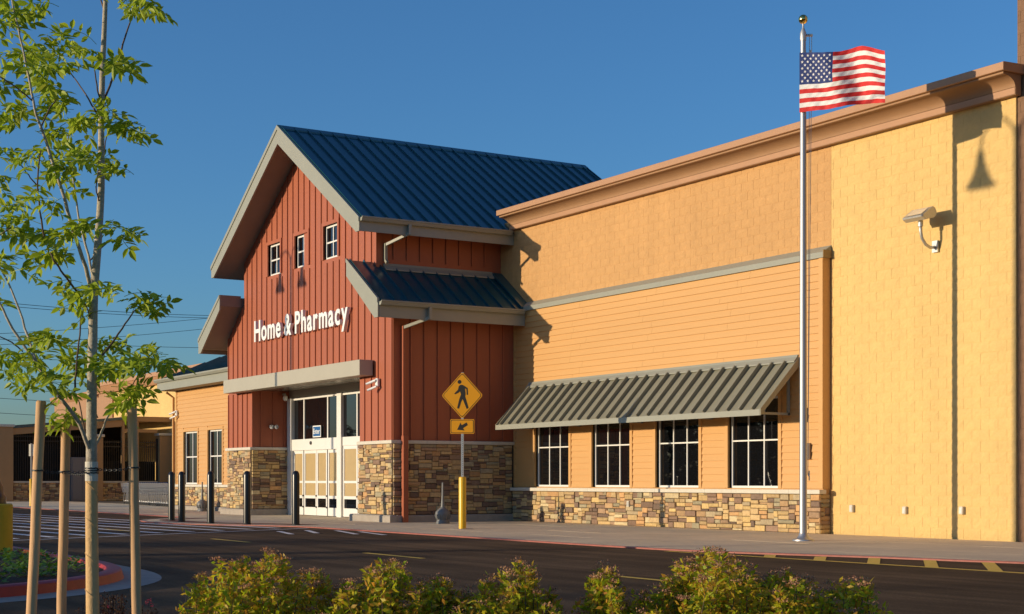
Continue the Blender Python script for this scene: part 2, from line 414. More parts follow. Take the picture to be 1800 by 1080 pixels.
# parking island with red kerb
ISL = [(-60,5.75),(-40,5.75),(-23,5.72),(-19.6,5.66),(-18.2,5.56),(-17.0,5.25),(-16.1,4.75),(-15.4,4.1),(-14.9,3.4),(-14.3,2.2),(-13.5,0.5),(-12.2,-2),(-10,-6)]
IS = smooth_poly(ISL)
def offs(P, d):
    a = offset(P, d); return a
tst = offset(IS, 0.2); inn = 1 if tst[10][1] < IS[10][1] else -1
rows = [(0.0,ZA),(0.03,0.075),(0.055,0.09),(0.20,0.09),(0.22,0.05)]
def sweep(P, prof, sgn):
    mb = MB(); n = len(P); rr = [(offset(P, d*sgn), z) for d, z in prof]
    for pts, z in rr: mb.v += [(x,y,z) for x,y in pts]
    for r in range(len(rr)-1):
        for i in range(n-1):
            f = (r*n+i, r*n+i+1, (r+1)*n+i+1, (r+1)*n+i)
            mb.f.append(f if sgn > 0 else f); mb.mi.append(0); mb.cols.append(None)
    return mb
struct('island_kerb', sweep(IS, rows, inn), mat('fresh_red_kerb_paint', (0.40, 0.018, 0.012), 0.5, var=0.18, vscale=9, bump=0.002, bscale=80), smooth='auto')
struct('gutter_strip', sweep(IS, [(-0.42,ZA+0.004),(-0.2,ZA+0.002),(0.02,ZA+0.01)], inn), M_CONC)
mi_ = offset(IS, 0.21*inn)
mm = MB(); P0 = mi_+[(-60,-6)]
mm.add([(x,y,0.05) for x,y in P0], [tuple(range(len(P0)))])
struct('island_mulch', mm, M_MULCH)
gc = MB()
for k in range(150):
    i = rnd.randrange(8, len(mi_)-10); bx, by = mi_[i]; tx = U(0.3,3.2)
    cx, cy = bx-tx*0.75+U(-.3,.3), by-tx*0.75
    for q in range(26):
        a = U(0,2*PI); rr_ = U(0,0.16); s_ = U(0.05,0.10); z = 0.06+U(0,0.13); e = U(-.4,.7)
        px, py = cx+rr_*math.cos(a), cy+rr_*math.sin(a); b_ = U(0,2*PI)
        dx, dy = math.cos(b_)*s_, math.sin(b_)*s_
        gc.add([(px,py,z),(px+dx*.5-dy*.3,py+dy*.5+dx*.3,z+e*s_*.5),(px+dx,py+dy,z+e*s_),(px+dx*.5+dy*.3,py+dy*.5-dx*.3,z+e*s_*.5)], [(0,1,2,3)])
o = struct('ground_cover', gc, M_GCOV, kind='stuff'); o['label'] = 'low green ground cover in the mulch of the red kerbed island'; o['category'] = 'plants'

# ------------------------------------------------------------------ store building
XC = -41.3
YF, YS_, YB = 18.15, 21.85, 22.05                     # gable front, lap siding face, block wall face
store = thing('store_building', 'large tan and yellow store with a barn red gabled entrance', 'building', (-41.3,18.15,0))
def bpart(name, mb, m, parent=None, **k): return part(name, mb, m, parent or store, world=True, **k)
def zt(x): return 11.42-0.635*abs(x-XC)               # top of the high gable roof
SL = 0.36
def zu(x): return zt(x)-SL

# --- block wall
def boxes(name, L, m, parent=None):
    out = []
    for bx_ in L:
        q = MB(); q.box(*bx_); out.append(bpart(name, q, m, parent))
    return out
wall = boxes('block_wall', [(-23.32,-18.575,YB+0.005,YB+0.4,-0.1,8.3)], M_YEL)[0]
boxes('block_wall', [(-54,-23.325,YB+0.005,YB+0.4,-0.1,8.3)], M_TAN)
boxes('block_wall', [(-18.58,-4,YB+0.045,YB+0.39,-0.1,16),(-4.3,-4,YB+0.6,YB+14,-0.1,16)], M_BRN)
boxes('rear_wall', [(-18.97,-18.59,YB+0.41,YB+14,-0.1,8.3),(-54,-53.7,YB+0.41,YB+34,-0.1,7.9)], M_TAN)
boxes('flat_roof', [(-53.9,-18.98,YB+0.41,YB+34,8.0,8.2)], M_CONC)
BWD, BHT = 0.4064, 0.2032
variants = []
for v in range(8):
    nx, nz = 5, 3; m_ = MB(); w, h = BWD-0.006, BHT-0.006; dz = 0.010
    vs = []
    for j in range(nz+1):
        for i in range(nx+1):
            edge = i in (0,nx) or j in (0,nz)
            vs.append((w*i/nx, (U(0.0,0.0012) if edge else -U(0.0,0.009)), h*j/nz))
    fs = [(j*(nx+1)+i, j*(nx+1)+i+1, (j+1)*(nx+1)+i+1, (j+1)*(nx+1)+i) for j in range(nz) for i in range(nx)]
    o = len(vs); ring = [i for i in range(nx+1)]+[j*(nx+1)+nx for j in range(1,nz+1)]+[nz*(nx+1)+i for i in range(nx-1,-1,-1)]+[j*(nx+1) for j in range(nz-1,0,-1)]
    vs += [(vs[i][0], dz, vs[i][2]) for i in ring]; k = len(ring)
    fs += [(ring[(i+1)%k], ring[i], o+i, o+(i+1)%k) for i in range(k)]
    m_.add(vs, fs); variants.append(m_)
spots = []
def region(x0, x1, z0, z1, y, m):
    j = 0; z = z0
    while z < z1-0.02:
        h = min(BHT, z1-z); x = x1; first = True
        while x > x0+0.02:
            w = BWD/2 if (first and j % 2) else BWD
            w = min(w, x-x0); first = False
            spots.append((x-w, z, w, h, y, m)); x -= w
        z += BHT; j += 1
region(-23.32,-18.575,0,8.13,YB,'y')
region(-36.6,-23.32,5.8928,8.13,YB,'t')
region(-18.575,-12.0,0,14.2,YB+0.04,'b')
MB_ = {'y':M_YEL,'t':M_TAN,'b':M_BRN}
spots.sort(key=lambda s: -(s[2]*s[3])/((0.8524*-s[0]+0.5228*s[4])**2) if s[0] < -18.0 else 0)
vm = {(k,m): mesh('block', variants[k], MB_[m]) for k in range(8) for m in 'ytb'}
rest = {m: MB() for m in 'ytb'}; cnt = 0
for (x, z, w, h, y, m) in spots:
    k = rnd.randrange(8)
    full = w > BWD-0.01 and h > BHT-0.01
    if full and cnt < 300 and m != 'b':
        o = link('block', vm[(k,m)], wall, (x+0.0035-store.location.x, y-store.location.y, z+0.0035)); cnt += 1
    else:
        vv = variants[k]; sx = (w-0.007)/(BWD-0.007); sz = (h-0.007)/(BHT-0.007)
        rest[m].add([(x+0.0035+a*sx, y+b, z+0.0035+c*sz) for a,b,c in vv.v], vv.f, mi='ytb'.index(m))
rm = MB()
for m in 'ytb': rm.merge(rest[m])
bpart('block_course', rm, [M_YEL,M_TAN,M_BRN], wall, stuff=True)

# --- cornice along the parapet
def cove(y0):                                         # (y,z) profile, y0 = wall face
    P = [(y0,8.02),(y0-0.14,8.02),(y0-0.14,8.15),(y0-0.155,8.155)]
    for k in range(9):
        a = k/8*PI/2
        P.append((y0-0.155-0.30*(1-math.cos(a)), 8.155+0.19*math.sin(a)))
    P += [(y0-0.47,8.352),(y0-0.47,8.388)]
    return P
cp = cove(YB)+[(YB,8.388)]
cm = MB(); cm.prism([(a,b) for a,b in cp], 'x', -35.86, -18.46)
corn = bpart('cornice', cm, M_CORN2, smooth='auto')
cap = MB(); cap.prism([(YB+0.2,8.392),(YB-0.52,8.392),(YB-0.54,8.40),(YB-0.54,8.535),(YB-0.52,8.545),(YB+0.2,8.57)], 'x', -35.9, -18.40)
bpart('cornice_cap', cap, M_CORN)
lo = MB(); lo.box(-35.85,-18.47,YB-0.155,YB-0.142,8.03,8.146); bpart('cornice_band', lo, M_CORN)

# --- lap sided wall with its stone base
sw = MB()
WIN = [(-34.42,-32.78),(-31.73,-30.09),(-29.05,-27.41),(-26.37,-24.70)]
WZ0, WZ1 = 0.93, 2.92
xs = [-35.6]+[x for w in WIN for x in w]+[-23.36]
for i in range(len(xs)-1):
    if i % 2 == 0: sw.box(xs[i],xs[i+1],YS_+0.022,YB-0.003,0,5.72)
    else:
        sw.box(xs[i],xs[i+1],YS_+0.022,YB-0.003,0,WZ0); sw.box(xs[i],xs[i+1],YS_+0.022,YB-0.003,WZ1,5.72)
side_wall = bpart('siding_wall', sw, M_SID)
def board(mb, x0, x1, z, h, y):
    mb.prism([(y+0.02,z),(y-0.02,z),(y+0.006,z+h+0.002),(y+0.02,z+h+0.002)], 'x', x0, x1)
EXP = 0.1535; CW = 0.10
def lap_wall(parent, x0, x1, z0, z1, y, wins, wz0, wz1):
    z = z0
    while z < z1-0.02:
        h = min(EXP, z1-z); segs = [(x0,x1)]
        if z+h > wz0-CW*0.2 and z < wz1+CW:
            segs = []; a = x0
            for (wa, wb) in wins:
                segs.append((a, wa-CW)); a = wb+CW
            segs.append((a, x1))
        for a, b in segs:
            if b-a < 0.04: continue
            cut = [a]
            while b-cut[-1] > 4.6: cut.append(cut[-1]+U(2.6,3.66))
            cut.append(b)
            for p, q in zip(cut[:-1], cut[1:]):
                m_ = MB(); board(m_, p, q-(0.004 if q != b else 0), z, h, y); part('siding_board', m_, M_SID, parent, world=True)
        z += EXP
lap_wall(side_wall, -35.5, -23.46, 0.93, 5.70, YS_, WIN, WZ0, WZ1)
cb = MB(); cb.box(-23.46,-23.34,YS_-0.02,YB-0.002,0.93,5.70); bpart('corner_board', cb, M_SID, side_wall)
cb = MB(); cb.box(-35.52,-35.44,YS_-0.018,YS_+0.02,0.93,5.70); bpart('corner_board', cb, M_SID, side_wall)
band = MB(); band.prism([(YB-0.005,5.70),(YS_-0.05,5.70),(YS_-0.05,5.815),(YS_-0.03,5.83),(YB-0.005,5.97)], 'x', -35.45, -23.30)
bpart('band_flashing', band, M_TRIM)
bcap = MB(); bcap.box(-23.297,-23.285,YS_-0.05,YB+0.0,5.70,5.86); bpart('band_end_cap', bcap, mat('tan_metal_cap',(0.30,0.20,0.08),0.5))

def window(parent, x0, x1, z0, z1, y, cols, zbar, casing=M_SID, depth=0.12, casing_w=CW, proud=0.03, frame=0.05, mun=0.032):
    """recessed window: casing around the opening, white frame, muntins and panes"""
    yg = y+depth
    f = MB()
    f.box(x0,x0+frame,yg-0.03,yg+0.03,z0,z1); f.box(x1-frame,x1,yg-0.03,yg+0.03,z0,z1)
    f.box(x0+frame,x1-frame,yg-0.03,yg+0.03,z0,z0+frame); f.box(x0+frame,x1-frame,yg-0.03,yg+0.03,z1-frame,z1)
    win = part('window', f, M_WHITE, parent, world=True)
    xi = [x0+frame+(x1-x0-2*frame)*k/cols for k in range(cols+1)]
    zi = [z0+frame, zbar, z1-frame]
    for k in range(1, cols):
        m_ = MB(); m_.box(xi[k]-mun/2,xi[k]+mun/2,yg-0.022,yg+0.02,z0+frame,z1-frame); part('muntin', m_, M_WHITE, win, world=True)
    for k in range(cols):
        m_ = MB(); m_.box(xi[k]+(mun/2 if k else 0),xi[k+1]-(mun/2 if k < cols-1 else 0),yg-0.022,yg+0.02,zbar-mun/2,zbar+mun/2); part('muntin', m_, M_WHITE, win, world=True)
    for k in range(cols):
        for q in range(2):
            m_ = MB(); e = 0.004; t = U(-0.0025,0.0025); t2 = U(-0.002,0.002)
            a, b = xi[k]+(mun/2 if k else 0), xi[k+1]-(mun/2 if k < cols-1 else 0); c, d = zi[q]+(mun/2 if q else 0), zi[q+1]-(mun/2 if q == 0 else 0)
            m_.add([(a,yg+t,c),(b,yg-t,c),(b,yg-t+t2,d),(a,yg+t+t2,d),(a,yg+0.015,c),(b,yg+0.015,c),(b,yg+0.015,d),(a,yg+0.015,d)], [(0,1,2,3),(7,6,5,4),(0,4,5,1),(1,5,6,2),(2,6,7,3),(3,7,4,0)])
            part('pane', m_, M_GLASS, win, world=True)
    c = MB(); cw_ = casing_w
    c.box(x0-cw_,x0,y-proud,yg-0.031,z0,z1+cw_); c.box(x1,x1+cw_,y-proud,yg-0.031,z0,z1+cw_)
    c.box(x0,x1,y-proud,yg-0.031,z1,z1+cw_)
    c.box(x0-0.001,x1+0.001,yg+0.031,yg+0.05,z0,z1)
    part('casing', c, casing, win, world=True)
    return win
for (a, b) in WIN: window(store, a, b, WZ0+0.005, WZ1, YS_, 3, 1.98, depth=0.105)

# --- stone veneer
STONE_COLS = [(0.54,0.37,0.16),(0.58,0.40,0.16),(0.48,0.33,0.15),(0.36,0.23,0.13),(0.22,0.135,0.085),(0.28,0.175,0.11),(0.40,0.31,0.18),(0.33,0.28,0.17),(0.54,0.31,0.13),(0.56,0.44,0.24),(0.19,0.125,0.085),(0.46,0.29,0.14),(0.52,0.36,0.17)]
stones = []
def stone_fill(o, u, nrm, W, z0, z1):
    """random ashlar over a W x (z1-z0) rectangle starting at o (x,y), running along u, facing nrm"""
    cw_, ch = 0.068, 0.046
    nx = max(1, round(W/cw_)); nz = max(1, round((z1-z0)/ch)); cw_ = W/nx; ch = (z1-z0)/nz
    g = [[False]*nx for _ in range(nz)]
    for j in range(nz):
        for i in range(nx):
            if g[j][i]: continue
            w = rnd.choice((2,3,3,4,4,5,5,6,7,8)); h = rnd.choice((1,2,2,2,2,3,3))
            if h == 1: w = rnd.choice((3,4,5,6,7))
            if h == 3: w = rnd.choice((3,4,5,6))
            ww = 0
            while ww < w and i+ww < nx and not g[j][i+ww]: ww += 1
            if ww == 1: h = 1
            rem = 0
            k = i+ww
            while k < nx and not g[j][k] and rem < 2: rem += 1; k += 1
            if rem == 1: ww += 1
            h = min(h, nz-j)
            if nz-j-h == 1 and h < 3: h += 1
            for hh in range(h):
                if any(g[j+hh][i+q] for q in range(ww)): h = hh; break
            for hh in range(h):
                for q in range(ww): g[j+hh][i+q] = True
            a0, a1 = i*cw_, (i+ww)*cw_; b0, b1 = z0+j*ch, z0+(j+h)*ch
            stones.append((o, u, nrm, a0, a1, b0, b1, len(MORT)-1))
def stone_mesh(s):
    o, u, nrm, a0, a1, b0, b1 = s[:7]; g = 0.0045
    j = lambda e: U(-e, e)
    base = [(a0+g+j(.003),b0+g+j(.003)),(a1-g+j(.003),b0+g+j(.003)),(a1-g+j(.003),b1-g+j(.003)),(a0+g+j(.003),b1-g+j(.003))]
    pr = U(0.022,0.062); ins = U(0.006,0.014)
    cx, cz = (a0+a1)/2+j((a1-a0)*.2), (b0+b1)/2+j((b1-b0)*.2)
    lv = [(p, 0.0) for p in base]
    mid = [((p[0]*0.985+cx*0.015, p[1]*0.985+cz*0.015), pr*U(0.6,0.8)) for p in base]
    top = []
    for p in base:
        dx, dz = (1 if cx > p[0] else -1), (1 if cz > p[1] else -1)
        top.append(((p[0]+dx*ins*U(.7,1.3), p[1]+dz*ins*U(.7,1.3)), pr*U(0.82,1.08)))
    allp = lv+mid+top+[((cx,cz), pr*U(0.95,1.2))]
    vs = [(o[0]+u[0]*a+nrm[0]*d, o[1]+u[1]*a+nrm[1]*d, b) for (a,b), d in allp]
    fs = []
    for r in range(2):
        for q in range(4):
            q2 = (q+1) % 4; fs.append((r*4+q, r*4+q2, (r+1)*4+q2, (r+1)*4+q))
    for q in range(4): fs.append((8+q, 8+(q+1) % 4, 12))
    if (u[0]*nrm[1]-u[1]*nrm[0]) > 0: fs = [f[::-1] for f in fs]
    col = rnd.choice(STONE_COLS); k = U(0.8,1.15)
    m_ = MB(); m_.add(vs, fs, 0, tuple(c*k for c in col)); return m_
MORT = []
def mortar(*b_):
    MORT.append(b_); return len(MORT)-1
YST = YS_-0.06                                        # mortar plane of the main base
mortar(-35.5,-23.38,YST,YS_+0.02,-0.05,0.815)
stone_fill((-35.46,YST), (1,0), (0,-1), 12.13, 0, 0.815)
stone_fill((-23.38,YST-0.03), (0,1), (1,0), 0.29, 0, 0.815)
XR, XL = -35.55, -47.42                               # lower gable side walls
OL, ORr = -45.37, -37.55                              # entrance opening
mortar(ORr,XR+0.0,YF-0.02,YF+0.2,-0.05,2.065); stone_fill((ORr,YF-0.02), (1,0), (0,-1), XR-ORr+0.02, 0.2, 2.065)
mortar(XR-0.2,XR+0.02,YF+0.2,YS_+0.015,-0.05,2.065); stone_fill((XR+0.02,YF-0.02), (0,1), (1,0), YST-YF+0.0, 0.2, 2.065)
mortar(XL,OL,YF-0.02,YF+0.2,-0.05,2.065); stone_fill((XL,YF-0.02), (1,0), (0,-1), OL-XL, 0.2, 2.065)
mortar(OL-0.2,OL+0.02,YF+0.2,19.45,-0.05,2.065); stone_fill((OL+0.02,YF-0.02), (0,1), (1,0), 19.42-YF, 0.2, 2.065)
YW = 19.6                                             # wing wall
mortar(-56.78,XL-0.003,YW-0.05,YW+0.02,-0.05,0.85); stone_fill((-56.75,YW-0.05), (1,0), (0,-1), 9.3, 0.16, 0.85)
stone_walls = boxes('stone_base', MORT, M_MORT); stone_wall = stone_walls[0]
def scr(s):
    o, u, nrm, a0, a1, b0, b1 = s[:7]; x = o[0]+u[0]*(a0+a1)/2; y = o[1]+u[1]*(a0+a1)/2
    t = 0.8524*-x+0.5228*y
    face = abs(nrm[0]*x+nrm[1]*y)/math.hypot(x,y)
    return (a1-a0)*(b1-b0)*face/t**2
stones.sort(key=scr, reverse=True)
rest_s = MB()
for i, s in enumerate(stones):
    m_ = stone_mesh(s)
    if i < 300: part('stone', m_, M_STONE, stone_walls[s[7]], world=True)
    else: rest_s.merge(m_)
bpart('stone_infill', rest_s, M_STONE, stone_wall, stuff=True)
# cast stone caps
def caps(x0, x1, y0, y1, z, axis='x', h=0.09, L=0.92):
    a, b = (x0, x1) if axis == 'x' else (y0, y1)
    k = max(1, round((b-a)/L))
    for i in range(k):
        p, q = a+(b-a)*i/k+0.002, a+(b-a)*(i+1)/k-0.002
        m_ = MB()
        if axis == 'x': m_.cbox(p, q, y0, y1, z, z+h, 0.008)
        else: m_.cbox(x0, x1, p, q, z, z+h, 0.008)
        part('cap_stone', m_, M_CAP, stone_wall, world=True)
caps(-35.45,-23.27,YS_-0.17,YS_+0.02,0.82)
caps(ORr-0.0,XR+0.09,YF-0.10,YF+0.06,2.07); caps(XR-0.06,XR+0.09,YF+0.064,YS_-0.02,2.07,'y')
caps(XL-0.06,OL+0.09,YF-0.10,YF+0.06,2.07); caps(OL-0.06,OL+0.09,YF+0.064,19.40,2.07,'y')
caps(-56.8,XL-0.07,YW-0.12,YW+0.01,0.86)
# concrete plinths with rounded corners
for b_ in ((ORr-0.35,XR+0.13,YF-0.16,YF+0.05,-0.05,0.19,0.03),(XR-0.1,XR+0.13,YF+0.055,YS_-0.08,-0.05,0.19,0.03),(XL-0.35,OL+0.13,YF-0.16,YF+0.05,-0.05,0.19,0.03),(OL-0.1,OL+0.13,YF+0.055,19.4,-0.05,0.19,0.03),(-56.8,XL-0.36,YW-0.16,YW,-0.05,0.15,0.03)):
    q = MB(); q.cbox(*b_); bpart('plinth', q, M_CONC)


# --- gable front wall (board and batten)
GW = [(-43.99,-43.03),(-41.92,-40.98),(-39.88,-38.92)]; GZ0, GZ1 = 7.41, 8.37
XUR, XUL = -36.55, -46.05
def ztop_front(x):
    if XUL <= x <= XUR: return zu(x)-0.002
    return (7.0-0.66*(abs(x-XC)-4.75))-0.26           # under the low side roofs
br = sorted({XL, XUL, XUR, XR, XC, OL, ORr, *[q for w in GW for q in w]})
fw = MB()
def quadcol(x0, x1, z0, z1a, z1b): fw.prism([(x0,z0),(x1,z0),(x1,z1b),(x0,z1a)], 'y', YF, YF+0.2)
for a, b in zip(br[:-1], br[1:]):
    e = 1e-4
    za, zb = ztop_front(a+e), ztop_front(b-e)
    base = 2.06 if (b <= OL or a >= ORr) else 3.95
    w = next((w for w in GW if abs(w[0]-a) < 1e-6), None)
    if w: quadcol(a,b,base,GZ0,GZ0); quadcol(a,b,GZ1,za,zb)
    else: quadcol(a,b,base,za,zb)
fwall = bpart('gable_wall', fw, M_RED)
bx = XR-0.06; xb = []
while bx > XL: xb.append(bx); bx -= 0.4064
for x in xb:
    base = 2.16 if (x < OL-0.02 or x > ORr+0.02) else 4.345
    top = min(ztop_front(x-0.02), ztop_front(x+0.02))-0.004
    segs = [(base, top)]
    for (a, b) in GW:
        if a-0.12 < x < b+0.12: segs = [(base, GZ0-0.105), (GZ1+0.105, top)]
    if x < OL-0.02 or x > ORr+0.02:
        if x > -36.68: pass
        else: segs = [(2.16, 3.90)]+[(4.345, s[1]) if s[0] == base else s for s in segs]
    for z0, z1 in segs:
        if z1-z0 < 0.05: continue
        m_ = MB(); m_.box(x-0.02,x+0.02,YF-0.03,YF+0.002,z0,z1); bpart('batten', m_, M_RED, fwall)
for (a, b) in GW: window(store, a, b, GZ0, GZ1, YF, 2, 7.89, casing=M_RED, depth=0.085, casing_w=0.10, proud=0.045, frame=0.06, mun=0.045)
for z in (9.55, 7.0, 5.05):                            # panel joints
    m_ = MB(); hw = min(4.75, (zu(XC)-z)/0.635-0.05) if z > 7 else (4.68 if z > 5.5 else 5.85)
    x = XC-hw
    m_.box(XC-hw if z > 5.5 else XL+0.02, XC+hw if z > 5.5 else XR-0.02, YF-0.004, YF+0.001, z, z+0.012); bpart('joint_strip', m_, M_RED, fwall)
# side walls of the gable block
swall, uwall = boxes('gable_side_wall', [(XR-0.2,XR,YF+0.201,YS_+0.021,2.066,5.75),(XUR-0.2,XUR,YF+0.201,YB+0.006,5.5,8.0)], M_RED)
boxes('gable_side_wall', [(XL,XL+0.2,YF+0.201,YB+0.006,-0.05,5.75),(XUL,XUL+0.2,YF+0.201,YB+0.006,5.5,8.0)], M_RED)
y = YF+0.52
while y < YS_-0.05:
    m_ = MB(); m_.box(XR-0.002,XR+0.035,y-0.022,y+0.022,2.165,5.42); bpart('batten', m_, M_RED, swall)
    m_ = MB(); m_.box(XUR-0.002,XUR+0.035,y-0.022,y+0.022,7.05,7.9); bpart('batten', m_, M_RED, uwall)
    y += 0.4064
m_ = MB(); m_.box(XR-0.001,XR+0.004,YF+0.1,YS_-0.02,4.35,4.362); bpart('joint_strip', m_, M_RED, swall)

# --- high gable roof
rf = MB()
Y0, Y1 = 17.36, 28.1
for sg in (1,-1):
    rf.prism([(XC,zt(XC)-0.005),(XC+sg*5.42,zt(XC+5.42)-0.005),(XC+sg*5.42,7.63),(XC,zu(XC))], 'y', Y0, Y1)
roof = bpart('gable_roof', rf, mat('grey_soffit',(0.22,0.20,0.165),0.6,var=0.05))
def seam_panel(xa, za, xb_, zb, y0, y1, rib=0.06):
    """standing seam pan from the ridge (xa,za) to the eave (xb,zb) between y0 and y1, rib along y0"""
    d = Vector((xb_-xa, 0, zb-za)); nn = Vector((-d.z, 0, d.x)).normalized()
    if nn.z < 0: nn = -nn
    A = Vector((xa,0,za)); B = Vector((xb_,0,zb)); m_ = MB()
    prof = [(y0-0.012,0.002),(y0-0.012,rib),(y0+0.012,rib),(y0+0.012,0.002),(y0+0.02,0.004),((y0+y1)/2,U(0.003,0.008)),(y1-0.013,0.004)]
    vs = []
    for P in (A, B):
        for yy, hh in prof: q = P+nn*hh; vs.append((q.x, yy, q.z))
    n_ = len(prof); fs = [(i, i+1, n_+i+1, n_+i) for i in range(n_-1)]
    fs.append((n_,n_+1,n_+2,n_+3)); fs.append((3,2,1,0))
    if d.x > 0: pass
    else: fs = [f[::-1] for f in fs]
    m_.add(vs, fs); return m_
for sg in (1,-1):
    k = 0; y = Y0+0.03
    while y < Y1-0.1:
        y2 = min(y+0.4064, Y1-0.02)
        bpart('roof_panel', seam_panel(XC+sg*0.05, zt(XC+0.05), XC+sg*5.46, zt(XC+5.46), y, y2), M_NAVY, roof); y += 0.4064
rc = MB()
for sg in (1,-1):
    rc.prism([(XC,zt(XC)+0.055),(XC+sg*0.20,zt(XC+0.2)+0.055),(XC+sg*0.20,zt(XC+0.2)+0.008),(XC,zt(XC)+0.008)], 'y', Y0-0.06, Y1+0.05)
bpart('ridge_cap', rc, M_NAVY, roof)
rk = MB()
for sg in (1,-1): rk.prism([(XC+sg*0.1,zt(XC+0.1)+0.05),(XC+sg*5.46,zt(XC+5.46)+0.05),(XC+sg*5.46,zt(XC+5.46)-0.16),(XC+sg*0.1,zt(XC+0.1)-0.16)], 'y', Y1, Y1+0.04)
bpart('rear_rake', rk, M_NAVY, roof)
for sg in (1,-1):
    fa = MB()
    fa.prism([(XC,zt(XC)-0.09),(XC+sg*5.45,zt(XC+5.45)-0.09),(XC+sg*5.45,7.62),(XC+sg*5.25,7.62),(XC,zt(XC)-0.50)], 'y', Y0-0.055, Y0-0.005)
    bpart('rake_board', fa, M_TRIM, roof)
    fb = MB(); fb.prism([(XC,zt(XC)+0.04),(XC+sg*5.46,zt(XC+5.46)+0.04),(XC+sg*5.46,zt(XC+5.46)-0.088),(XC,zt(XC)-0.088)], 'y', Y0-0.08, Y0-0.004)
    bpart('rake_trim', fb, M_TRIM, roof)
    ef = MB(); ef.box(*sorted((XC+sg*5.422,XC+sg*5.452)),Y0-0.003,YB-0.01,7.62,7.93); bpart('eave_fascia', ef, M_TRIM, roof)
def gutter(x, y0, y1, ztop, sg, parent):
    g = MB(); w = 0.15
    P = [(x,ztop-0.12),(x+sg*0.09,ztop-0.12),(x+sg*0.11,ztop-0.09),(x+sg*0.13,ztop-0.05),(x+sg*w,ztop-0.03),(x+sg*w,ztop),(x+sg*(w-0.012),ztop),(x+sg*(w-0.012),ztop-0.02),(x+sg*0.02,ztop-0.04),(x,ztop-0.02)]
    g.prism(P, 'y', y0, y1); return bpart('gutter', g, M_TRIM, parent)
gutter(XC+5.455, Y0-0.03, YB-0.12, 8.0, 1, roof); gutter(XC-5.455, Y0-0.03, YB-0.12, 8.0, -1, roof)

# --- low side roofs
for sg in (1,-1):
    xa, xb_ = XC+sg*4.55, XC+sg*6.36 if sg > 0 else XC-6.85
    xa = XC+sg*4.52 if sg > 0 else XC-4.95
    za_, zb_ = 6.97, 5.72
    sl = (za_-zb_)/abs(xb_-xa)
    m_ = MB(); yb_ = YB-0.005; yf = 17.44
    m_.prism([(xa,za_-0.004),(xb_,zb_-0.004),(xb_,zb_-0.30),(xb_-sg*0.35,zb_-0.30),(xa,za_-0.30)], 'y', yf, yb_)
    lr = bpart('side_roof', m_, MATS['grey_soffit'])
    y = yf+0.03
    while y < yb_-0.1:
        y2 = min(y+0.4064, yb_-0.02); bpart('roof_panel', seam_panel(xa, za_, xb_+sg*0.03, zb_-0.03*sl, y, y2), M_NAVY, lr); y += 0.4064
    m_ = MB(); m_.prism([(xa-sg*0.02,za_+0.05),(xb_+sg*0.02,zb_+0.05),(xb_+sg*0.02,zb_-0.43),(xb_-sg*0.18,zb_-0.43),(xa-sg*0.02,za_-0.42)], 'y', yf-0.055, yf-0.004); bpart('rake_board', m_, M_TRIM, lr)
    m_ = MB(); m_.prism([(xa-sg*0.02,za_+0.055),(xb_+sg*0.025,zb_+0.055),(xb_+sg*0.025,zb_-0.06),(xa-sg*0.02,za_-0.055)], 'y', yf-0.075, yf-0.056); bpart('rake_trim', m_, M_TRIM, lr)
    m_ = MB(); m_.box(*sorted((xb_+sg*0.002,xb_+sg*0.03)),yf-0.003,YS_-0.03,zb_-0.43,zb_-0.06); bpart('eave_fascia', m_, M_TRIM, lr)
    gutter(xb_+sg*0.032, yf-0.02, YS_-0.09, zb_+0.0, sg, lr)
    # flashing where the roof meets the upper wall and the rear wall
    m_ = MB(); q = XUR if sg > 0 else XUL
    zq = za_-sl*abs(q-xa)
    if sg > 0:
        m_.prism([(q+0.005,zq+0.12),(q+0.03,zq+0.12),(q+0.05,zq+0.06),(q+0.16,zq-0.05),(q+0.16,zq-0.08),(q+0.005,zq)], 'y', YF+0.21, yb_-0.3); bpart('wall_flashing', m_, M_TRIM, lr)
        m_ = MB(); m_.prism([(q+0.05,zq+0.10),(xb_-0.02,zb_+0.10),(xb_-0.02,zb_+0.02),(q+0.05,zq+0.02)], 'y', yb_-0.30, yb_-0.004); bpart('wall_flashing', m_, M_NAVY, lr)
    else:
        m_.prism([(xa,za_+0.06),(xa,za_-0.3),(xa+0.05,za_-0.3),(xa+0.05,za_+0.06)], 'y', yf-0.05, YF-0.05); bpart('roof_end_trim', m_, MATS['grey_soffit'], lr)

# --- downspouts
def bar(path, w, d, name, m, parent):
    mb = MB(); mb.tube(path, w*0.7071, 4); return bpart(name, mb, m, parent)
bar([(XC+5.53,18.75,7.9),(XC+5.53,18.75,7.62)], 0.08, 0.06, 'downspout', M_TRIM, roof)
bar([(XC+5.53,18.75,7.66),(XUR+0.07,18.40,7.42)], 0.07, 0.06, 'downspout', M_TRIM, roof)
bar([(XUR+0.07,18.40,7.46),(XUR+0.07,18.40,7.02),(XUR+0.17,18.40,6.93)], 0.075, 0.06, 'downspout', M_TRIM, roof)
bar([(-34.83,18.86,5.62),(-34.83,18.86,5.30)], 0.085, 0.06, 'downspout', M_TRIM, swall)
bar([(-34.83,18.86,5.34),(XR+0.10,18.42,5.12)], 0.075, 0.06, 'downspout', M_TRIM, swall)
bar([(XR+0.085,18.42,5.16),(XR+0.085,18.42,2.2)], 0.085, 0.06, 'downspout', M_RED, swall)
m_ = MB(); m_.cbox(XR+0.095,XR+0.225,18.34,18.48,-0.01,2.28,0.008); bpart('downspout_guard', m_, M_RED, swall)

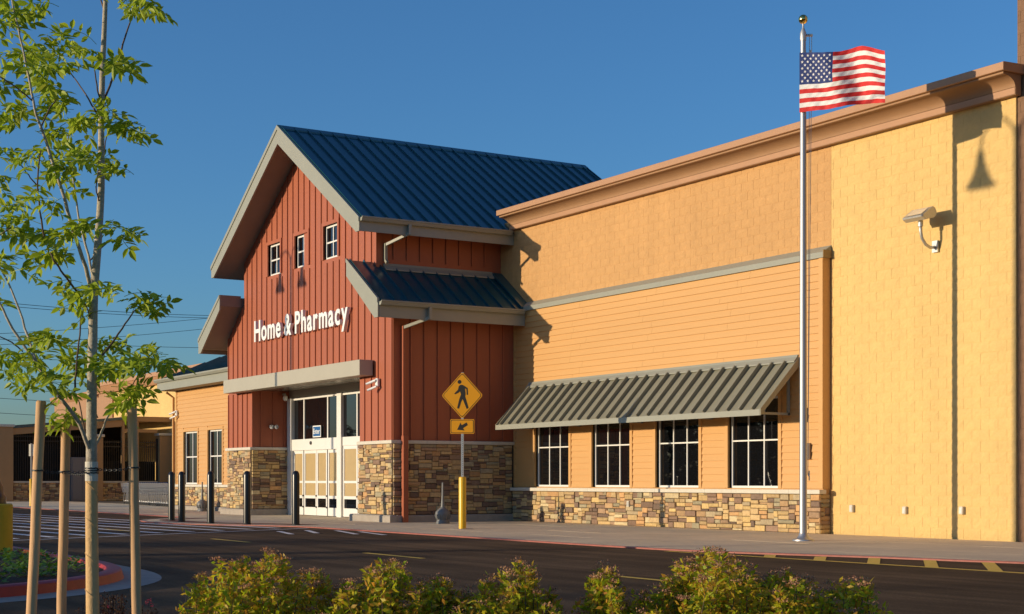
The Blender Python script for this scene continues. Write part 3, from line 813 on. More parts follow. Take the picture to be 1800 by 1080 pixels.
# --- entrance recess, canopy, doors
YD = 19.45
rw = boxes('recess_wall', [(OL-0.15,OL,YF+0.201,YD,2.066,3.96),(ORr,ORr+0.2,YF+0.201,YD+0.3,-0.05,3.96)], M_RED)[0]
for y in (YF+0.30, YF+0.71, YF+1.10): 
    m_ = MB(); m_.box(OL-0.001,OL+0.025,y-0.022,y+0.022,2.165,3.90); bpart('batten', m_, M_RED, rw)
boxes('inner_wall', [(XL+.2,XR-.2,YD+0.31,YD+0.5,-0.05,5.4)], M_BLKM)
boxes('recess_ceiling', [(OL-0.1,ORr+0.1,YF+0.201,YD+0.3,3.965,4.1)], mat('metal_soffit',(0.40,0.37,0.30),0.25,metal=0.6,var=0.1,vscale=3))
cn = MB(); cn.cbox(-46.75,-36.68,17.72,YF-0.042,3.915,4.335,0.006)
canopy = bpart('entrance_canopy', cn, M_CANO)
for z in (3.99, 4.27):
    pass
DX = [-45.30,-45.0,-44.21,-43.22,-42.43,-41.63,-41.33,-40.37]
frame = boxes('door_frame', [(OL,ORr,YD-0.03,YD+0.1,3.72,3.965)], M_CANO)[0]
boxes('door_post', [(-45.34,-45.02,YD-0.12,YD+0.1,0,3.715),(-41.63,-41.33,YD-0.10,YD+0.08,0,3.715)], M_WHITE, frame)
def bit(x0, x1, z0, z1, y0=YD-0.04, y1=YD+0.03, name='rail', m=M_WHITE):
    q = MB(); q.box(x0,x1,y0,y1,z0,z1); return bpart(name, q, m, frame)
bit(-45.01,-41.64,3.655,3.718,name='head_rail'); bit(-41.32,-37.56,3.655,3.718,name='head_rail'); bit(-45.015,-41.64,2.05,2.40,YD-0.09,name='header'); bit(-41.32,-37.56,2.14,2.40,YD-0.05,name='header')
hd = MB(); hd.lathe([(0.0,-0.02),(0.055,-0.02),(0.055,0.03),(0.03,0.045),(0.0,0.045)], 14)
hd2 = MB(); hd2.add([(-43.52+v[0], YD-0.09-v[2]*1.0, 2.27+v[1]) for v in hd.v], hd.f); bpart('door_sensor', hd2, M_BLKM, frame)
for a in (-44.21,-42.43,-40.37,-39.2,-38.2): bit(a-0.035,a+0.035,2.402,3.653,YD-0.03,name='mullion')
tx = [-45.015,-44.245,-44.175,-42.465,-42.395,-41.635,None,-41.325,-40.405,-40.335,-39.235,-39.165,-38.235,-38.165,-37.56]
for i in (0,2,4,7,9,11,13):
    q = MB(); a, b = tx[i]+0.001, tx[i+1]-0.001; t = U(-.006,.006)
    q.add([(a,YD+t,2.403),(b,YD-t,2.403),(b,YD-t,3.652),(a,YD+t,3.652)], [(0,1,2,3)]); q.add([(a,YD+0.02,2.403),(b,YD+0.02,2.403),(b,YD+0.02,3.652),(a,YD+0.02,3.652)], [(3,2,1,0)])
    bpart('transom_pane', q, M_GLASS, frame)
def leaf(x0, x1, top, y=YD):
    """a glazed door leaf: stiles, rails, papered panes and a dark pane low down"""
    st = MB(); w = 0.075
    st.box(x0,x0+w,y-0.03,y+0.02,0.02,top); st.box(x1-w,x1,y-0.03,y+0.02,0.02,top)
    st.box(x0+w,x1-w,y-0.03,y+0.02,top-0.10,top); st.box(x0+w,x1-w,y-0.03,y+0.02,0.02,0.27)
    st.box(x0+w,x1-w,y-0.04,y+0.02,0.545,0.635); st.box(x0+w,x1-w,y-0.03,y+0.02,1.02,1.09)
    d = bpart('door_leaf', st, M_WHITE)
    for z0, z1, m in ((0.272,0.543,M_GLASS),(0.637,1.018,M_PAPER),(1.092,top-0.102,M_PAPER)):
        q = MB(); q.box(x0+w+0.001,x1-w-0.001,y-0.008,y+0.008,z0,z1); part('pane', q, m, d, world=True)
    for z in (0.25, 0.60):
        q = MB(); q.box(x1-0.03,x1+0.02,y-0.055,y-0.031,z,z+0.05); part('hinge', q, M_BLKM, d, world=True)
    return d
for a, b in ((-45.01,-44.25),(-44.18,-43.24),(-43.22,-42.47),(-42.40,-41.64)): leaf(a, b, 2.045)
leaf(-41.32,-40.34,2.135); leaf(-40.32,-38.95,2.135); leaf(-38.93,-37.57,2.135)
# the entrance notice on the transom glass
es = thing('window_sign', 'small blue and white Enter notice on the glass above the doors', 'sign', (-43.18,19.41,2.44))
q = MB(); q.box(-0.30,0.30,-0.012,0.0,0,0.36); part('plate', q, M_LETTER, es)
q = MB(); q.box(-0.265,0.265,-0.016,-0.0125,0.035,0.325); part('face', q, M_SIGNB, es)

def text_mesh(ch, size, depth, bold=0.0):
    cu = bpy.data.curves.new('letter', 'FONT'); cu.body = ch; cu.size = size; cu.extrude = depth; cu.offset = bold; cu.resolution_u = 4
    ob = bpy.data.objects.new('letter', cu); C.objects.link(ob)
    dg = bpy.context.evaluated_depsgraph_get()
    me = bpy.data.meshes.new_from_object(ob.evaluated_get(dg)); bpy.data.objects.remove(ob); bpy.data.curves.remove(cu)
    return me
def letters(txt, parent, x0, xtot, zbase, height, depth, m, y=0.0, bold=0.0, space=0.27, gap=0.035, suffix='letter'):
    """a row of separate letters along +x, facing -y, fitted to width xtot; height = capital height"""
    ref = text_mesh('H', 1.0, 0.01); ch = max(v.co.y for v in ref.vertices); bpy.data.meshes.remove(ref)
    s = height/ch; x = 0; items = []
    for c in txt:
        if c == ' ': x += space*height; continue
        me = text_mesh(c, s, depth/2, bold*height)
        xs_ = [v.co.x for v in me.vertices]; a, b = min(xs_), max(xs_)
        items.append((me, x-a)); x += (b-a)+gap*height
    k = xtot/(x-gap*height)
    for me, ox in items:
        for v in me.vertices:
            c0 = v.co.copy(); v.co = ((c0.x+ox)*k+x0, y-depth/2-c0.z, zbase+c0.y)
        me.materials.clear(); me.materials.append(m); me.update()
        link(suffix, me, parent)
letters('Enter', es, -0.235, 0.47, 0.11, 0.155, 0.004, M_LETTER, y=-0.0165, bold=0.03, gap=0.16)
sg_ = thing('wall_sign', 'white raised letters reading Home & Pharmacy on the red gable', 'sign', (-44.82,YF,5.46))
letters('Home & Pharmacy', sg_, 0.0, 6.80, 0.0, 0.615, 0.09, M_LETTER, y=-0.06, bold=0.034, gap=0.16, space=0.34)

# --- left wing with its hipped roof
wg = MB()
WW = [(-55.88,-54.36),(-53.26,-51.80)]
xs = [-56.75]+[x for w in WW for x in w]+[XL]
for i in range(len(xs)-1):
    if i % 2 == 0: wg.box(xs[i],xs[i+1],YW+0.022,YW+0.25,0,4.62)
    else: wg.box(xs[i],xs[i+1],YW+0.022,YW+0.25,0,0.95); wg.box(xs[i],xs[i+1],YW+0.022,YW+0.25,2.95,4.62)
wg.box(-56.75,-56.55,YW+0.251,YB+6,0,4.62)
wing = bpart('wing_wall', wg, M_SID)
lap_wall(wing, -56.65, XL-0.02, 0.95, 4.55, YW, WW, 0.95, 2.95)
m_ = MB(); m_.box(-56.77,-56.65,YW-0.03,YW+0.0,0.95,4.6); bpart('corner_board', m_, M_SID, wing)
m_ = MB(); m_.tube([(-56.83,YW-0.09,0.1),(-56.83,YW-0.09,4.3),(-56.9,YW-0.35,4.5)], 0.055, 4); bpart('downspout', m_, M_SID, wing)
for (a, b) in WW: window(store, a, b, 0.96, 2.95, YW, 2, 1.99, depth=0.10, frame=0.06, mun=0.045)
wr = MB()
ex, ey, ez = -57.3, 19.02, 4.98; ry, rz = 22.6, 6.55
wr.add([(ex,ey,ez),(XL,ey,ez),(XL,ry+2,rz+0.9),(ex+5.0,ry+2,rz+0.9),(ex,ry+6,ez)], [(0,1,2,3),(0,3,4)])
wroof = bpart('wing_roof', wr, M_NAVY)
x = ex+0.5
while x < XL:
    k = min(1.0, (x-ex)/5.0); m_ = MB()
    m_.tube([(x,ey,ez+0.02),(x,ey+(ry+2-ey)*k,ez+0.02+(rz+0.9-ez)*k)], 0.022, 4, caps=True); bpart('roof_seam', m_, M_NAVY, wroof); x += 0.4064
m_ = MB(); m_.box(ex,XL,ey-0.001,ey+0.03,4.56,4.86); m_.box(ex,ex+0.03,ey+0.031,ry+6,4.56,4.86); bpart('eave_fascia', m_, M_TRIM, wroof)
m_ = MB(); m_.prism([(ey-0.14,4.99),(ey-0.14,4.94),(ey-0.08,4.86),(ey-0.003,4.86),(ey-0.003,4.96)], 'x', ex-0.05, XL-0.01); bpart('gutter', m_, M_TRIM, wroof)
m_ = MB(); m_.box(ex+0.03,XL,ey+0.031,YW+0.2,4.56,4.60); bpart('soffit', m_, MATS['grey_soffit'], wroof)

# ------------------------------------------------------------------ awning over the windows
aw = thing('awning', 'long sloping metal awning with standing seams over the four windows', 'awning', (-29.4,YS_,2.45))
def wpart(name, mb, m, parent, **k): return part(name, mb, m, parent, world=True, **k)
AX0, AX1, AYO, AYI, AZI, AZO = -34.7,-24.08, 20.80, YS_-0.02, 3.66, 2.54
pan = MB(); pan.prism([(AYI,AZI),(AYO,AZO),(AYO,AZO-0.03),(AYI,AZI-0.05)], 'x', AX0, AX1)
wpart('awning_deck', pan, M_AWN, aw)
sl_ = Vector((0,AYO-AYI,AZO-AZI)); nn_ = Vector((0,sl_.z,-sl_.y)).normalized()
if nn_.z < 0: nn_ = -nn_
x = AX0+0.2
while x < AX1-0.05:
    m_ = MB(); A = Vector((0,AYI-0.09,AZI-0.08)); B = Vector((0,AYO+0.03,AZO+0.02))
    vs = []
    for P in (A,B):
        for dx, h in ((-0.02,0.0),(-0.02,0.085),(0.02,0.085),(0.02,0.0)): q = P+nn_*h; vs.append((x+dx,q.y,q.z))
    m_.add(vs, [(0,1,5,4),(1,2,6,5),(2,3,7,6),(0,3,2,1),(4,5,6,7)]); wpart('seam', m_, M_AWN, aw); x += 0.4064
m_ = MB(); m_.box(AX0,AX1,AYO-0.025,AYO-0.002,2.45,2.575); wpart('front_fascia', m_, M_TRIM, aw)
m_ = MB(); m_.prism([(AYI+0.0,AZI+0.09),(AYI-0.02,AZI+0.09),(AYI-0.04,AZI+0.04),(AYI-0.12,AZI-0.05),(AYI-0.12,AZI-0.075),(AYI,AZI-0.0)], 'x', AX0, AX1+0.01); wpart('head_flashing', m_, M_TRIM, aw)
for xx in (AX0, AX1):
    m_ = MB(); a, b = (xx-0.03, xx-0.002) if xx == AX0 else (xx+0.002, xx+0.03)
    m_.prism([(AYI,AZI+0.03),(AYO-0.02,AZO+0.05),(AYO-0.02,AZO-0.09),(AYI,AZI-0.16)], 'x', a, b); wpart('side_trim', m_, M_AWN, aw)
for xx in (-34.5,-32.25,-29.55,-26.9,-24.35):
    m_ = MB(); m_.tube([(xx,YS_-0.03,2.51),(xx,AYO+0.02,2.51)], 0.035, 4); m_.tube([(xx,YS_-0.05,2.48),(xx,YS_-0.05,3.5)], 0.035, 4); wpart('bracket', m_, M_TRIM, aw)

# ------------------------------------------------------------------ small things on the walls
fl = thing('floodlight', 'grey floodlight on a curved arm on the yellow block wall', 'floodlight', (-20.45,YB-0.015,5.55))
m_ = MB(); m_.box(-0.07,0.07,-0.04,0,-0.10,0.12); part('wall_plate', m_, M_GALV, fl)
m_ = MB(); m_.tube([(0,-0.03,0.0),(0,-0.16,-0.02),(0,-0.28,0.03),(0,-0.38,0.14),(0,-0.42,0.28),(0,-0.42,0.42)], 0.03, 10); part('arm', m_, M_GALV, fl, smooth=True)
m_ = MB(); m_.lathe([(0.05,0.36),(0.05,0.46),(0.035,0.5)], 12, (0,-0.42,0)); part('knuckle', m_, M_GALV, fl, smooth='auto')
head = MB(); hp = [(0.0,0.02),(-0.11,-0.02),(-0.20,0.03),(-0.21,0.06),(0.05,0.24),(0.11,0.22),(0.15,0.15),(0.14,0.08),(0.08,0.03)]
head.prism([(-0.42+a,0.47+b) for a,b in hp], 'x', -0.26, 0.26); part('housing', head, M_GALV, fl)
m_ = MB(); m_.add([(-0.2,-0.61,0.545),(0.2,-0.61,0.545),(0.2,-0.40,0.69),(-0.2,-0.40,0.69)], [(0,1,2,3)]); m_.v = [(x,y-0.006,z+0.008) for x,y,z in m_.v]; part('lens', m_, M_LENS, fl)
def utility_box(x, y, z, label, w=0.09, h=0.15, d=0.06, m=M_CAP):
    t = thing('outlet_box', label, 'outlet box', (x,y,z), group='outlet boxes low on the walls')
    q = MB(); q.cbox(-w/2,w/2,-d,0,-h/2,h/2,0.01); part('cover', q, m, t)
    q = MB(); q.box(-w/2+0.015,w/2-0.015,-d-0.006,-d-0.001,-h/2+0.02,h/2-0.03); part('flap', q, M_GALV, t)
utility_box(-22.68,YB-0.01,0.53,'grey outlet box low on the yellow wall, nearest the stone base'); utility_box(-21.23,YB-0.01,0.52,'grey outlet box low on the yellow wall, middle of three')
utility_box(-19.80,YB-0.01,0.54,'grey outlet box low on the yellow wall, nearest the brown tower'); utility_box(-29.99,YST-0.04,0.53,'grey outlet box on the stone base under the windows')
t = thing('wall_box', 'narrow bronze box on the tan siding behind the flagpole', 'wall box', (-23.78,YS_-0.015,1.54))
q = MB(); q.cbox(-0.10,0.10,-0.05,0,0,0.34,0.01); part('case', q, mat('bronze_box',(0.20,0.13,0.08),0.45), t); q = MB(); q.box(-0.08,0.08,-0.056,-0.051,0.03,0.31); part('lid', q, MATS['bronze_box'], t)
# twin emergency lamp, dome camera, camera cluster
t = thing('emergency_light', 'twin headed emergency lamp on the red recess wall', 'lamp', (OL+0.001,18.84,2.76))
q = MB(); q.box(0,0.05,-0.09,0.09,0.0,0.10); part('base', q, M_GREY, t)
for s_ in (-1,1):
    q = MB(); q.lathe([(0.0,-0.05),(0.04,-0.04),(0.07,0.02),(0.07,0.05),(0.0,0.06)], 14)
    r_ = MB(); r_.add([(0.09+v[2], s_*0.085+v[0], 0.05+v[1]) for v in q.v], q.f); part('lamp_head', r_, M_LENS, t, smooth='auto')
t = thing('dome_camera', 'small pale dome camera high in the entrance recess', 'camera', (OL+0.02,19.2,3.74))
q = MB(); q.tube([(0,0,0.12),(0.14,0,0.12),(0.18,0,0.06)], 0.035, 8); part('bracket', q, M_CAP, t, smooth='auto')
q = MB(); q.lathe([(0.0,-0.10),(0.05,-0.085),(0.075,-0.04),(0.08,0.0),(0.06,0.06),(0.0,0.07)], 16, (0.18,0,0)); part('dome', q, M_LETTER, t, smooth='auto')
def cam_cluster(name, label, x, y, z):
    t = thing(name, label, 'camera', (x,y,z))
    q = MB(); q.cbox(-0.07,0.07,-0.06,0,-0.02,0.2,0.01); part('mount_box', q, M_LETTER, t)
    for (dx,dz,L) in ((-0.13,0.10,0.16),(-0.07,-0.07,0.14)):
        q = MB(); q.tube([(dx+0.14,-0.09,dz+0.05),(dx-0.02,-0.17,dz-0.01),(dx-L*0.6,-0.25,dz-0.05)], [0.03,0.036,0.032], 12); part('camera_body', q, M_LETTER, t, smooth='auto')
    q = MB(); q.tube([(0.0,-0.05,0.02),(-0.02,-0.12,-0.05)], 0.02, 8); part('arm', q, M_GALV, t)
cam_cluster('security_camera', 'white security camera cluster on the red wall right of the doors', -36.34, YF-0.041, 3.62)
cam_cluster('security_camera', 'white security camera on the tan siding of the left wing', -56.55, YW-0.03, 3.6)

# ------------------------------------------------------------------ flagpole and flag
PX, PY = -20.82, 19.0
fp = thing('flagpole', 'tall silver flagpole on the pavement in front of the siding', 'flagpole', (PX,PY,0))
m_ = MB(); m_.lathe([(0.07,0.0),(0.066,2.0),(0.062,5.0),(0.055,8.0),(0.05,9.12)], 24); part('pole', m_, M_ALU, fp, smooth='auto')
m_ = MB(); m_.lathe([(0.20,0.0),(0.195,0.025),(0.13,0.045),(0.09,0.09),(0.074,0.14)], 28); part('base_flange', m_, M_ALU, fp, smooth='auto')
m_ = MB(); m_.lathe([(0.056,9.12),(0.06,9.16),(0.058,9.26),(0.03,9.33),(0.018,9.36),(0.018,9.44)], 20); m_.tube([(0.03,0.05,9.22),(0.09,0.145,9.22)], 0.025, 8); part('truck', m_, M_GALV, fp, smooth='auto')
m_ = MB(); m_.lathe([(0.085*math.sin(PI*k/12)+0.0005, 9.51-0.085*math.cos(PI*k/12)) for k in range(13)], 24); part('finial_ball', m_, M_GOLD, fp, smooth=True)
m_ = MB()
for e in (0.115,0.155): m_.tube([(0.52*e,0.85*e,9.2),(0.52*e,0.85*e,8.7),(0.045,0.07,1.2)] if e > 0.12 else [(0.52*e,0.85*e,9.2),(0.045,0.075,1.2)], 0.006, 5)
part('halyard', m_, M_CAP, fp)
m_ = MB(); m_.tube([(0.045,0.085,1.18),(0.05,0.10,1.28),(0.05,0.10,1.1)], 0.012, 6); part('cleat', m_, M_GALV, fp)
m_ = MB(); m_.tube([(0.07,0.12,8.95),(0.075,0.125,8.78)], 0.02, 6); part('snap_hook', m_, M_GALV, fp)

flag = thing('flag', 'American flag flying from the silver pole', 'flag', (PX,PY,7.80))
FD = Vector((1.46,0.96,0)).normalized(); FN = Vector((FD.y,-FD.x,0))
FL, FH = 1.74, 1.09
def flagp(a, b, off=0.0):
    """a: 0..1 along the fly, b: 0 bottom..1 top"""
    env = min(1.0, a*1.5)
    w = env*(0.09*math.sin(a*7.4-1.0+b*0.8)+0.045*math.sin(a*15+b*3.1)+0.022*math.sin(a*5+b*9))+min(1,a*6)*0.006*math.sin(a*34+b*21)+min(1,a*6)*0.004*math.sin(a*61-b*37)
    top = -0.06*math.sin(a*PI*2.3)*env-0.05*a
    z = b*FH*(1-0.05*a)+ (top if True else 0)*(0.35+0.65*b)-0.0+0.06*a*(1-b)*0.9+0.02*math.sin(a*9+1)*env
    p = FD*(-0.05+a*FL*0.89)+FN*(w+off+0.075); return (p.x, p.y, z)
NXF, SUBR = 60, 3
st = MB()
for r in range(13):
    red = r % 2 == 0                                  # bottom stripe is red
    for k in range(SUBR):
        b0, b1 = (r+k/SUBR)/13, (r+(k+1)/SUBR)/13
        for i in range(NXF):
            a0, a1 = i/NXF, (i+1)/NXF
            mi = 0 if red else 1
            if r >= 6 and a1 <= 0.4+1e-6: mi = 2
            st.add([flagp(a0,b0),flagp(a1,b0),flagp(a1,b1),flagp(a0,b1)], [(0,1,2,3)], mi)
me = mesh('cloth', st, [M_FRED,M_FWHT,M_FBLU], True)
bmx = bmesh.new(); bmx.from_mesh(me); bmesh.ops.remove_doubles(bmx, verts=bmx.verts[:], dist=1e-4); bmx.to_mesh(me); bmx.free()
link('cloth', me, flag)
sm = MB()
for row in range(9):
    ncol = 6 if row % 2 == 0 else 5
    for c_ in range(ncol):
        a = 0.4*((c_*2+1 + (0 if row % 2 == 0 else 1))/12.0); b = 6/13+(7/13)*((row+1)/10.0)
        for side in (0.004,):
            pts = []
            for k in range(10):
                th = PI/2+k*PI/5; rr_ = 0.030 if k % 2 == 0 else 0.0125
                pts.append(flagp(a+rr_*math.cos(th)/FL, b+rr_*math.sin(th)/FH, side))
            cen = flagp(a, b, side)
            sm.add([cen]+pts, [(0,k+1,(k+1) % 10+1) for k in range(10)])
            sm.add([flagp(a,b,-side)]+[flagp(a+(0.030 if k%2==0 else 0.0125)*math.cos(PI/2+k*PI/5)/FL, b+(0.030 if k%2==0 else 0.0125)*math.sin(PI/2+k*PI/5)/FH, -side) for k in range(10)], [(0,(k+1) % 10+1,k+1) for k in range(10)])
part('stars', sm, M_FWHT, flag, stuff=True)

# ------------------------------------------------------------------ crossing sign
sx, sy = -29.95, 17.05
cs_ = thing('crossing_sign', 'yellow diamond pedestrian crossing sign with arrow plate on a yellow sleeved post', 'road sign', (sx,sy,0), math.atan2(-FWD.x, FWD.y)-0.10)
m_ = MB(); m_.lathe([(0.085,0.0),(0.085,1.15),(0.078,1.175),(0.06,1.185)], 20); part('post_sleeve', m_, M_YCOV, cs_, smooth='auto')
m_ = MB(); m_.box(-0.028,0.028,-0.028,0.028,1.18,3.55); part('post', m_, M_GALV, cs_)
hl = MB(); z = 1.23
while z < 2.12: hl.box(0.004,0.016,-0.0305,-0.0282,z,z+0.016); z += 0.05
part('post_holes', hl, M_SIGNK, cs_, stuff=True)
def rounded(pts, r, n=4):
    out = []; k = len(pts)
    for i in range(k):
        p = Vector(pts[i]); a = (Vector(pts[i-1])-p).normalized(); b = (Vector(pts[(i+1) % k])-p).normalized()
        for j in range(n+1):
            t = j/n; out.append(tuple((p+a*r)*(1-t)**2+p*2*t*(1-t)+(p+b*r)*t*t))
    return out
def plate(name, pts, y0, y1, m, parent):
    q = MB(); q.prism(pts, 'y', y0, y1); return part(name, q, m, parent)
ZD, HD = 3.03, 0.535
def dia(s_, r): return rounded([(0,ZD-s_),(s_*0.89,ZD),(0,ZD+s_),(-s_*0.89,ZD)], r)
dp = plate('diamond_plate', dia(HD,0.06), -0.036, -0.031, M_SIGNY, cs_)
plate('border', dia(HD*0.945,0.055), -0.0385, -0.0365, M_SIGNK, dp); plate('face', dia(HD*0.91,0.05), -0.041, -0.039, M_SIGNY, dp)
def px2(pts): return [((x-428)/849*110/2668*34.2, ZD+(430-y)/1080*140/2668*34.2) for x,y in pts]
man = MB(); YM0, YM1 = -0.0440, -0.0415
man.prism(px2([(390+26*math.cos(a*PI/8),246+27*math.sin(a*PI/8)) for a in range(16)]), 'y', YM0, YM1)
man.prism(px2([(418,284),(440,290),(502,330),(508,422),(490,424),(485,345),(465,336),(474,410),(468,445),(515,600),(490,618),(433,478),(412,520),(384,612),(358,604),(388,478),(412,416),(398,376),(372,396),(330,415),(318,404),(370,352),(380,308),(396,290)]), 'y', YM0, YM1)
part('walking_figure', man, M_SIGNK, dp)
def rec(w, h, zc, r): return rounded([(-w,zc-h),(w,zc-h),(w,zc+h),(-w,zc+h)], r)
ap = plate('arrow_plate', rec(0.275,0.165,2.325,0.03), -0.036, -0.031, M_SIGNY, cs_)
plate('border', rec(0.26,0.15,2.325,0.03), -0.0385, -0.0365, M_SIGNK, ap); plate('face', rec(0.247,0.137,2.325,0.028), -0.041, -0.039, M_SIGNY, ap)
q = MB(); q.prism([((x-420)/849*110/2668*34.2, 2.325+(845-y)/1080*140/2668*34.2) for x,y in [(350,890),(395,795),(412,828),(480,790),(496,826),(430,868),(450,900)]], 'y', YM0, YM1); part('arrow', q, M_SIGNK, ap)
m_ = MB(); m_.lathe([(0.26,-0.005),(0.26,0.006),(0.2,0.008)], 20); part('footing', m_, M_CONC, cs_)

# ------------------------------------------------------------------ bollards
BPOS = [(-34.75,15.05,'nearest the entrance doors'),(-35.95,14.25,'second from the doors'),(-37.1,13.72,'third from the doors'),(-38.95,13.6,'fourth from the doors'),(-40.35,13.8,'outermost at the hatched crossing')]
def make_bollard(loc, label):
    t = thing('bollard', label, 'bollard', loc, group='black bollards before the entrance')
    m_ = MB(); m_.lathe([(0.092,0.0),(0.092,1.22),(0.088,1.26),(0.074,1.30),(0.05,1.33),(0.02,1.342),(0.001,1.344)], 22); part('sleeve', m_, M_BLACK, t, smooth='auto')
    m_ = MB(); m_.lathe([(0.098,0.0),(0.098,0.03),(0.0925,0.035)], 22); part('collar', m_, M_RUB, t)
    return t
b0 = make_bollard((*BPOS[0][:2],0), 'black domed bollard '+BPOS[0][2])
for x, y, l_ in BPOS[1:]: dup(b0, (x,y,0), label='black domed bollard '+l_)

# ------------------------------------------------------------------ cigarette urns
def urn(loc, label):
    t = thing('ash_urn', label, 'ash urn', loc, group='grey ash urns by the entrance')
    m_ = MB(); m_.lathe([(0.17,0.0),(0.175,0.03),(0.16,0.06),(0.15,0.10),(0.18,0.16),(0.195,0.24),(0.185,0.30),(0.14,0.35),(0.09,0.39),(0.06,0.42)], 24); part('pot', m_, M_GREY, t, smooth='auto')
    for k in range(14):
        a = k*2*PI/14; m_ = MB(); m_.tube([(0.163*math.cos(a),0.163*math.sin(a),0.11),(0.187*math.cos(a),0.187*math.sin(a),0.17),(0.198*math.cos(a),0.198*math.sin(a),0.24)], 0.013, 5); part('rib', m_, M_GREY, t)
    m_ = MB(); m_.lathe([(0.055,0.41),(0.045,0.5),(0.032,0.7),(0.026,0.95),(0.024,1.04),(0.018,1.05)], 16); part('neck', m_, M_GREY, t, smooth='auto')
    return t
u0 = urn((-33.95,18.75,0), 'grey long necked ash urn by the shaded stone side wall')
dup(u0, (-52.1,18.95,0), label='grey long necked ash urn below the left wing windows')

# ------------------------------------------------------------------ lamp posts (twin bell)
def lamp_post(loc, label, rz=0.0):
    t = thing('lamp_post', label, 'lamp post', loc, rz, group='twin bell lamp posts of the parking lot')
    m_ = MB(); m_.lathe([(0.34,-0.1),(0.34,0.70),(0.32,0.72)], 28); part('concrete_base', m_, M_YBASE, t, smooth='auto')
    m_ = MB(); m_.lathe([(0.25,0.72),(0.25,0.82),(0.22,0.86),(0.21,0.96),(0.15,1.10),(0.12,1.25),(0.11,1.35),(0.075,1.4)], 20); part('pole_base', m_, M_BLACK, t, smooth='auto')
    m_ = MB(); m_.lathe([(0.07,1.36),(0.068,4.0),(0.06,9.0),(0.05,9.3),(0.07,9.35),(0.03,9.5),(0.001,9.6)], 16); part('pole', m_, M_BLKM, t, smooth='auto')
    for s_ in (-1,1):
        m_ = MB(); pts = [(0,0,8.6)]+[(s_*(0.41-0.41*math.cos(a)),0,9.25+0.5*math.sin(a)) for a in [k*PI/10 for k in range(11)]]
        m_.tube(pts, 0.03, 8); part('arm', m_, M_BLKM, t, smooth=True)
        m_ = MB(); m_.lathe([(0.05,9.25),(0.08,9.2),(0.10,9.05),(0.15,8.88),(0.22,8.74),(0.34,8.60),(0.36,8.57),(0.2,8.57)], 20, (s_*0.82,0,0)); part('bell_shade', m_, M_BLKM, t, smooth='auto')
    return t
lp = lamp_post((-23.1,5.12,0.04), 'black lamp post on a yellow concrete base at the left edge')
dup(lp, (-46.1,3.9,0.04), label='black twin bell lamp post further along the parking island')

# ------------------------------------------------------------------ shopping carts
ct = thing('shopping_cart', 'chrome shopping cart at the near end of the nested row', 'cart', (-60.2,21.0,0), group='nested shopping carts by the fence')
m_ = MB(); r_ = 0.012
def wire(p, r=0.007): m_.tube(p, r, 4, caps=False)
for z, xf, xb2, hw in ((0.55,-0.42,0.30,0.22),(0.70,-0.45,0.32,0.25),(0.85,-0.48,0.34,0.27),(0.98,-0.5,0.36,0.29)):
    wire([(xf,-hw,z),(xb2,-hw,z),(xb2,hw,z),(xf,hw,z),(xf,-hw,z)], 0.006)
for k in range(13):
    f = k/12; 
    for s_ in (-1,1): wire([(-0.42+0.72*f,s_*0.22,0.55),(-0.5+0.86*f,s_*0.29,0.98)], 0.008)
    wire([(-0.42+0.72*f,-0.22,0.55),(-0.42+0.72*f,0.22,0.55)])
for k in range(7):
    f = -1+k/3; wire([(-0.42,f*0.22,0.55),(-0.5,f*0.29,0.98)]); wire([(0.30,f*0.22,0.55),(0.36,f*0.29,0.98)])
part('basket', m_, M_CART, ct)
m_ = MB()
for s_ in (-1,1):
    m_.tube([(-0.42,s_*0.17,0.14),(0.36,s_*0.27,0.14),(0.44,s_*0.27,0.5),(0.50,s_*0.28,1.0)], 0.026, 6); m_.tube([(-0.40,s_*0.18,0.15),(-0.1,s_*0.24,0.5)], 0.022, 6)
part('frame', m_, M_CART, ct)
m_ = MB(); m_.tube([(0.50,-0.29,1.0),(0.50,0.29,1.0)], 0.024, 8); part('handle', m_, M_CARTB, ct)
m_ = MB(); m_.box(0.24,0.28,-0.22,0.22,0.66,0.92); part('child_seat', m_, M_CARTB, ct)
for (wx, wy) in ((-0.40,-0.17),(-0.40,0.17),(0.36,-0.26),(0.36,0.26)):
    m_ = MB(); q = MB(); q.lathe([(0.02,-0.016),(0.062,-0.016),(0.062,0.016),(0.02,0.016)], 12); m_.add([(wx+v[0],wy+v[2],0.064+v[1]) for v in q.v], q.f); m_.box(wx-0.012,wx+0.012,wy-0.022,wy-0.017,0.06,0.16); part('wheel', m_, M_RUB, ct)
ORD = ('second third fourth fifth sixth seventh eighth ninth tenth eleventh twelfth thirteenth fourteenth fifteenth sixteenth seventeenth eighteenth nineteenth twentieth twenty-first twenty-second twenty-third').split()
for k in range(1, 24): dup(ct, (-60.2-0.44*k, 21.0+0.045*k, 0), label='chrome shopping cart in the nested row, %s from its near end' % ORD[k-1] if k < 23 else 'chrome shopping cart at the far end of the nested row')

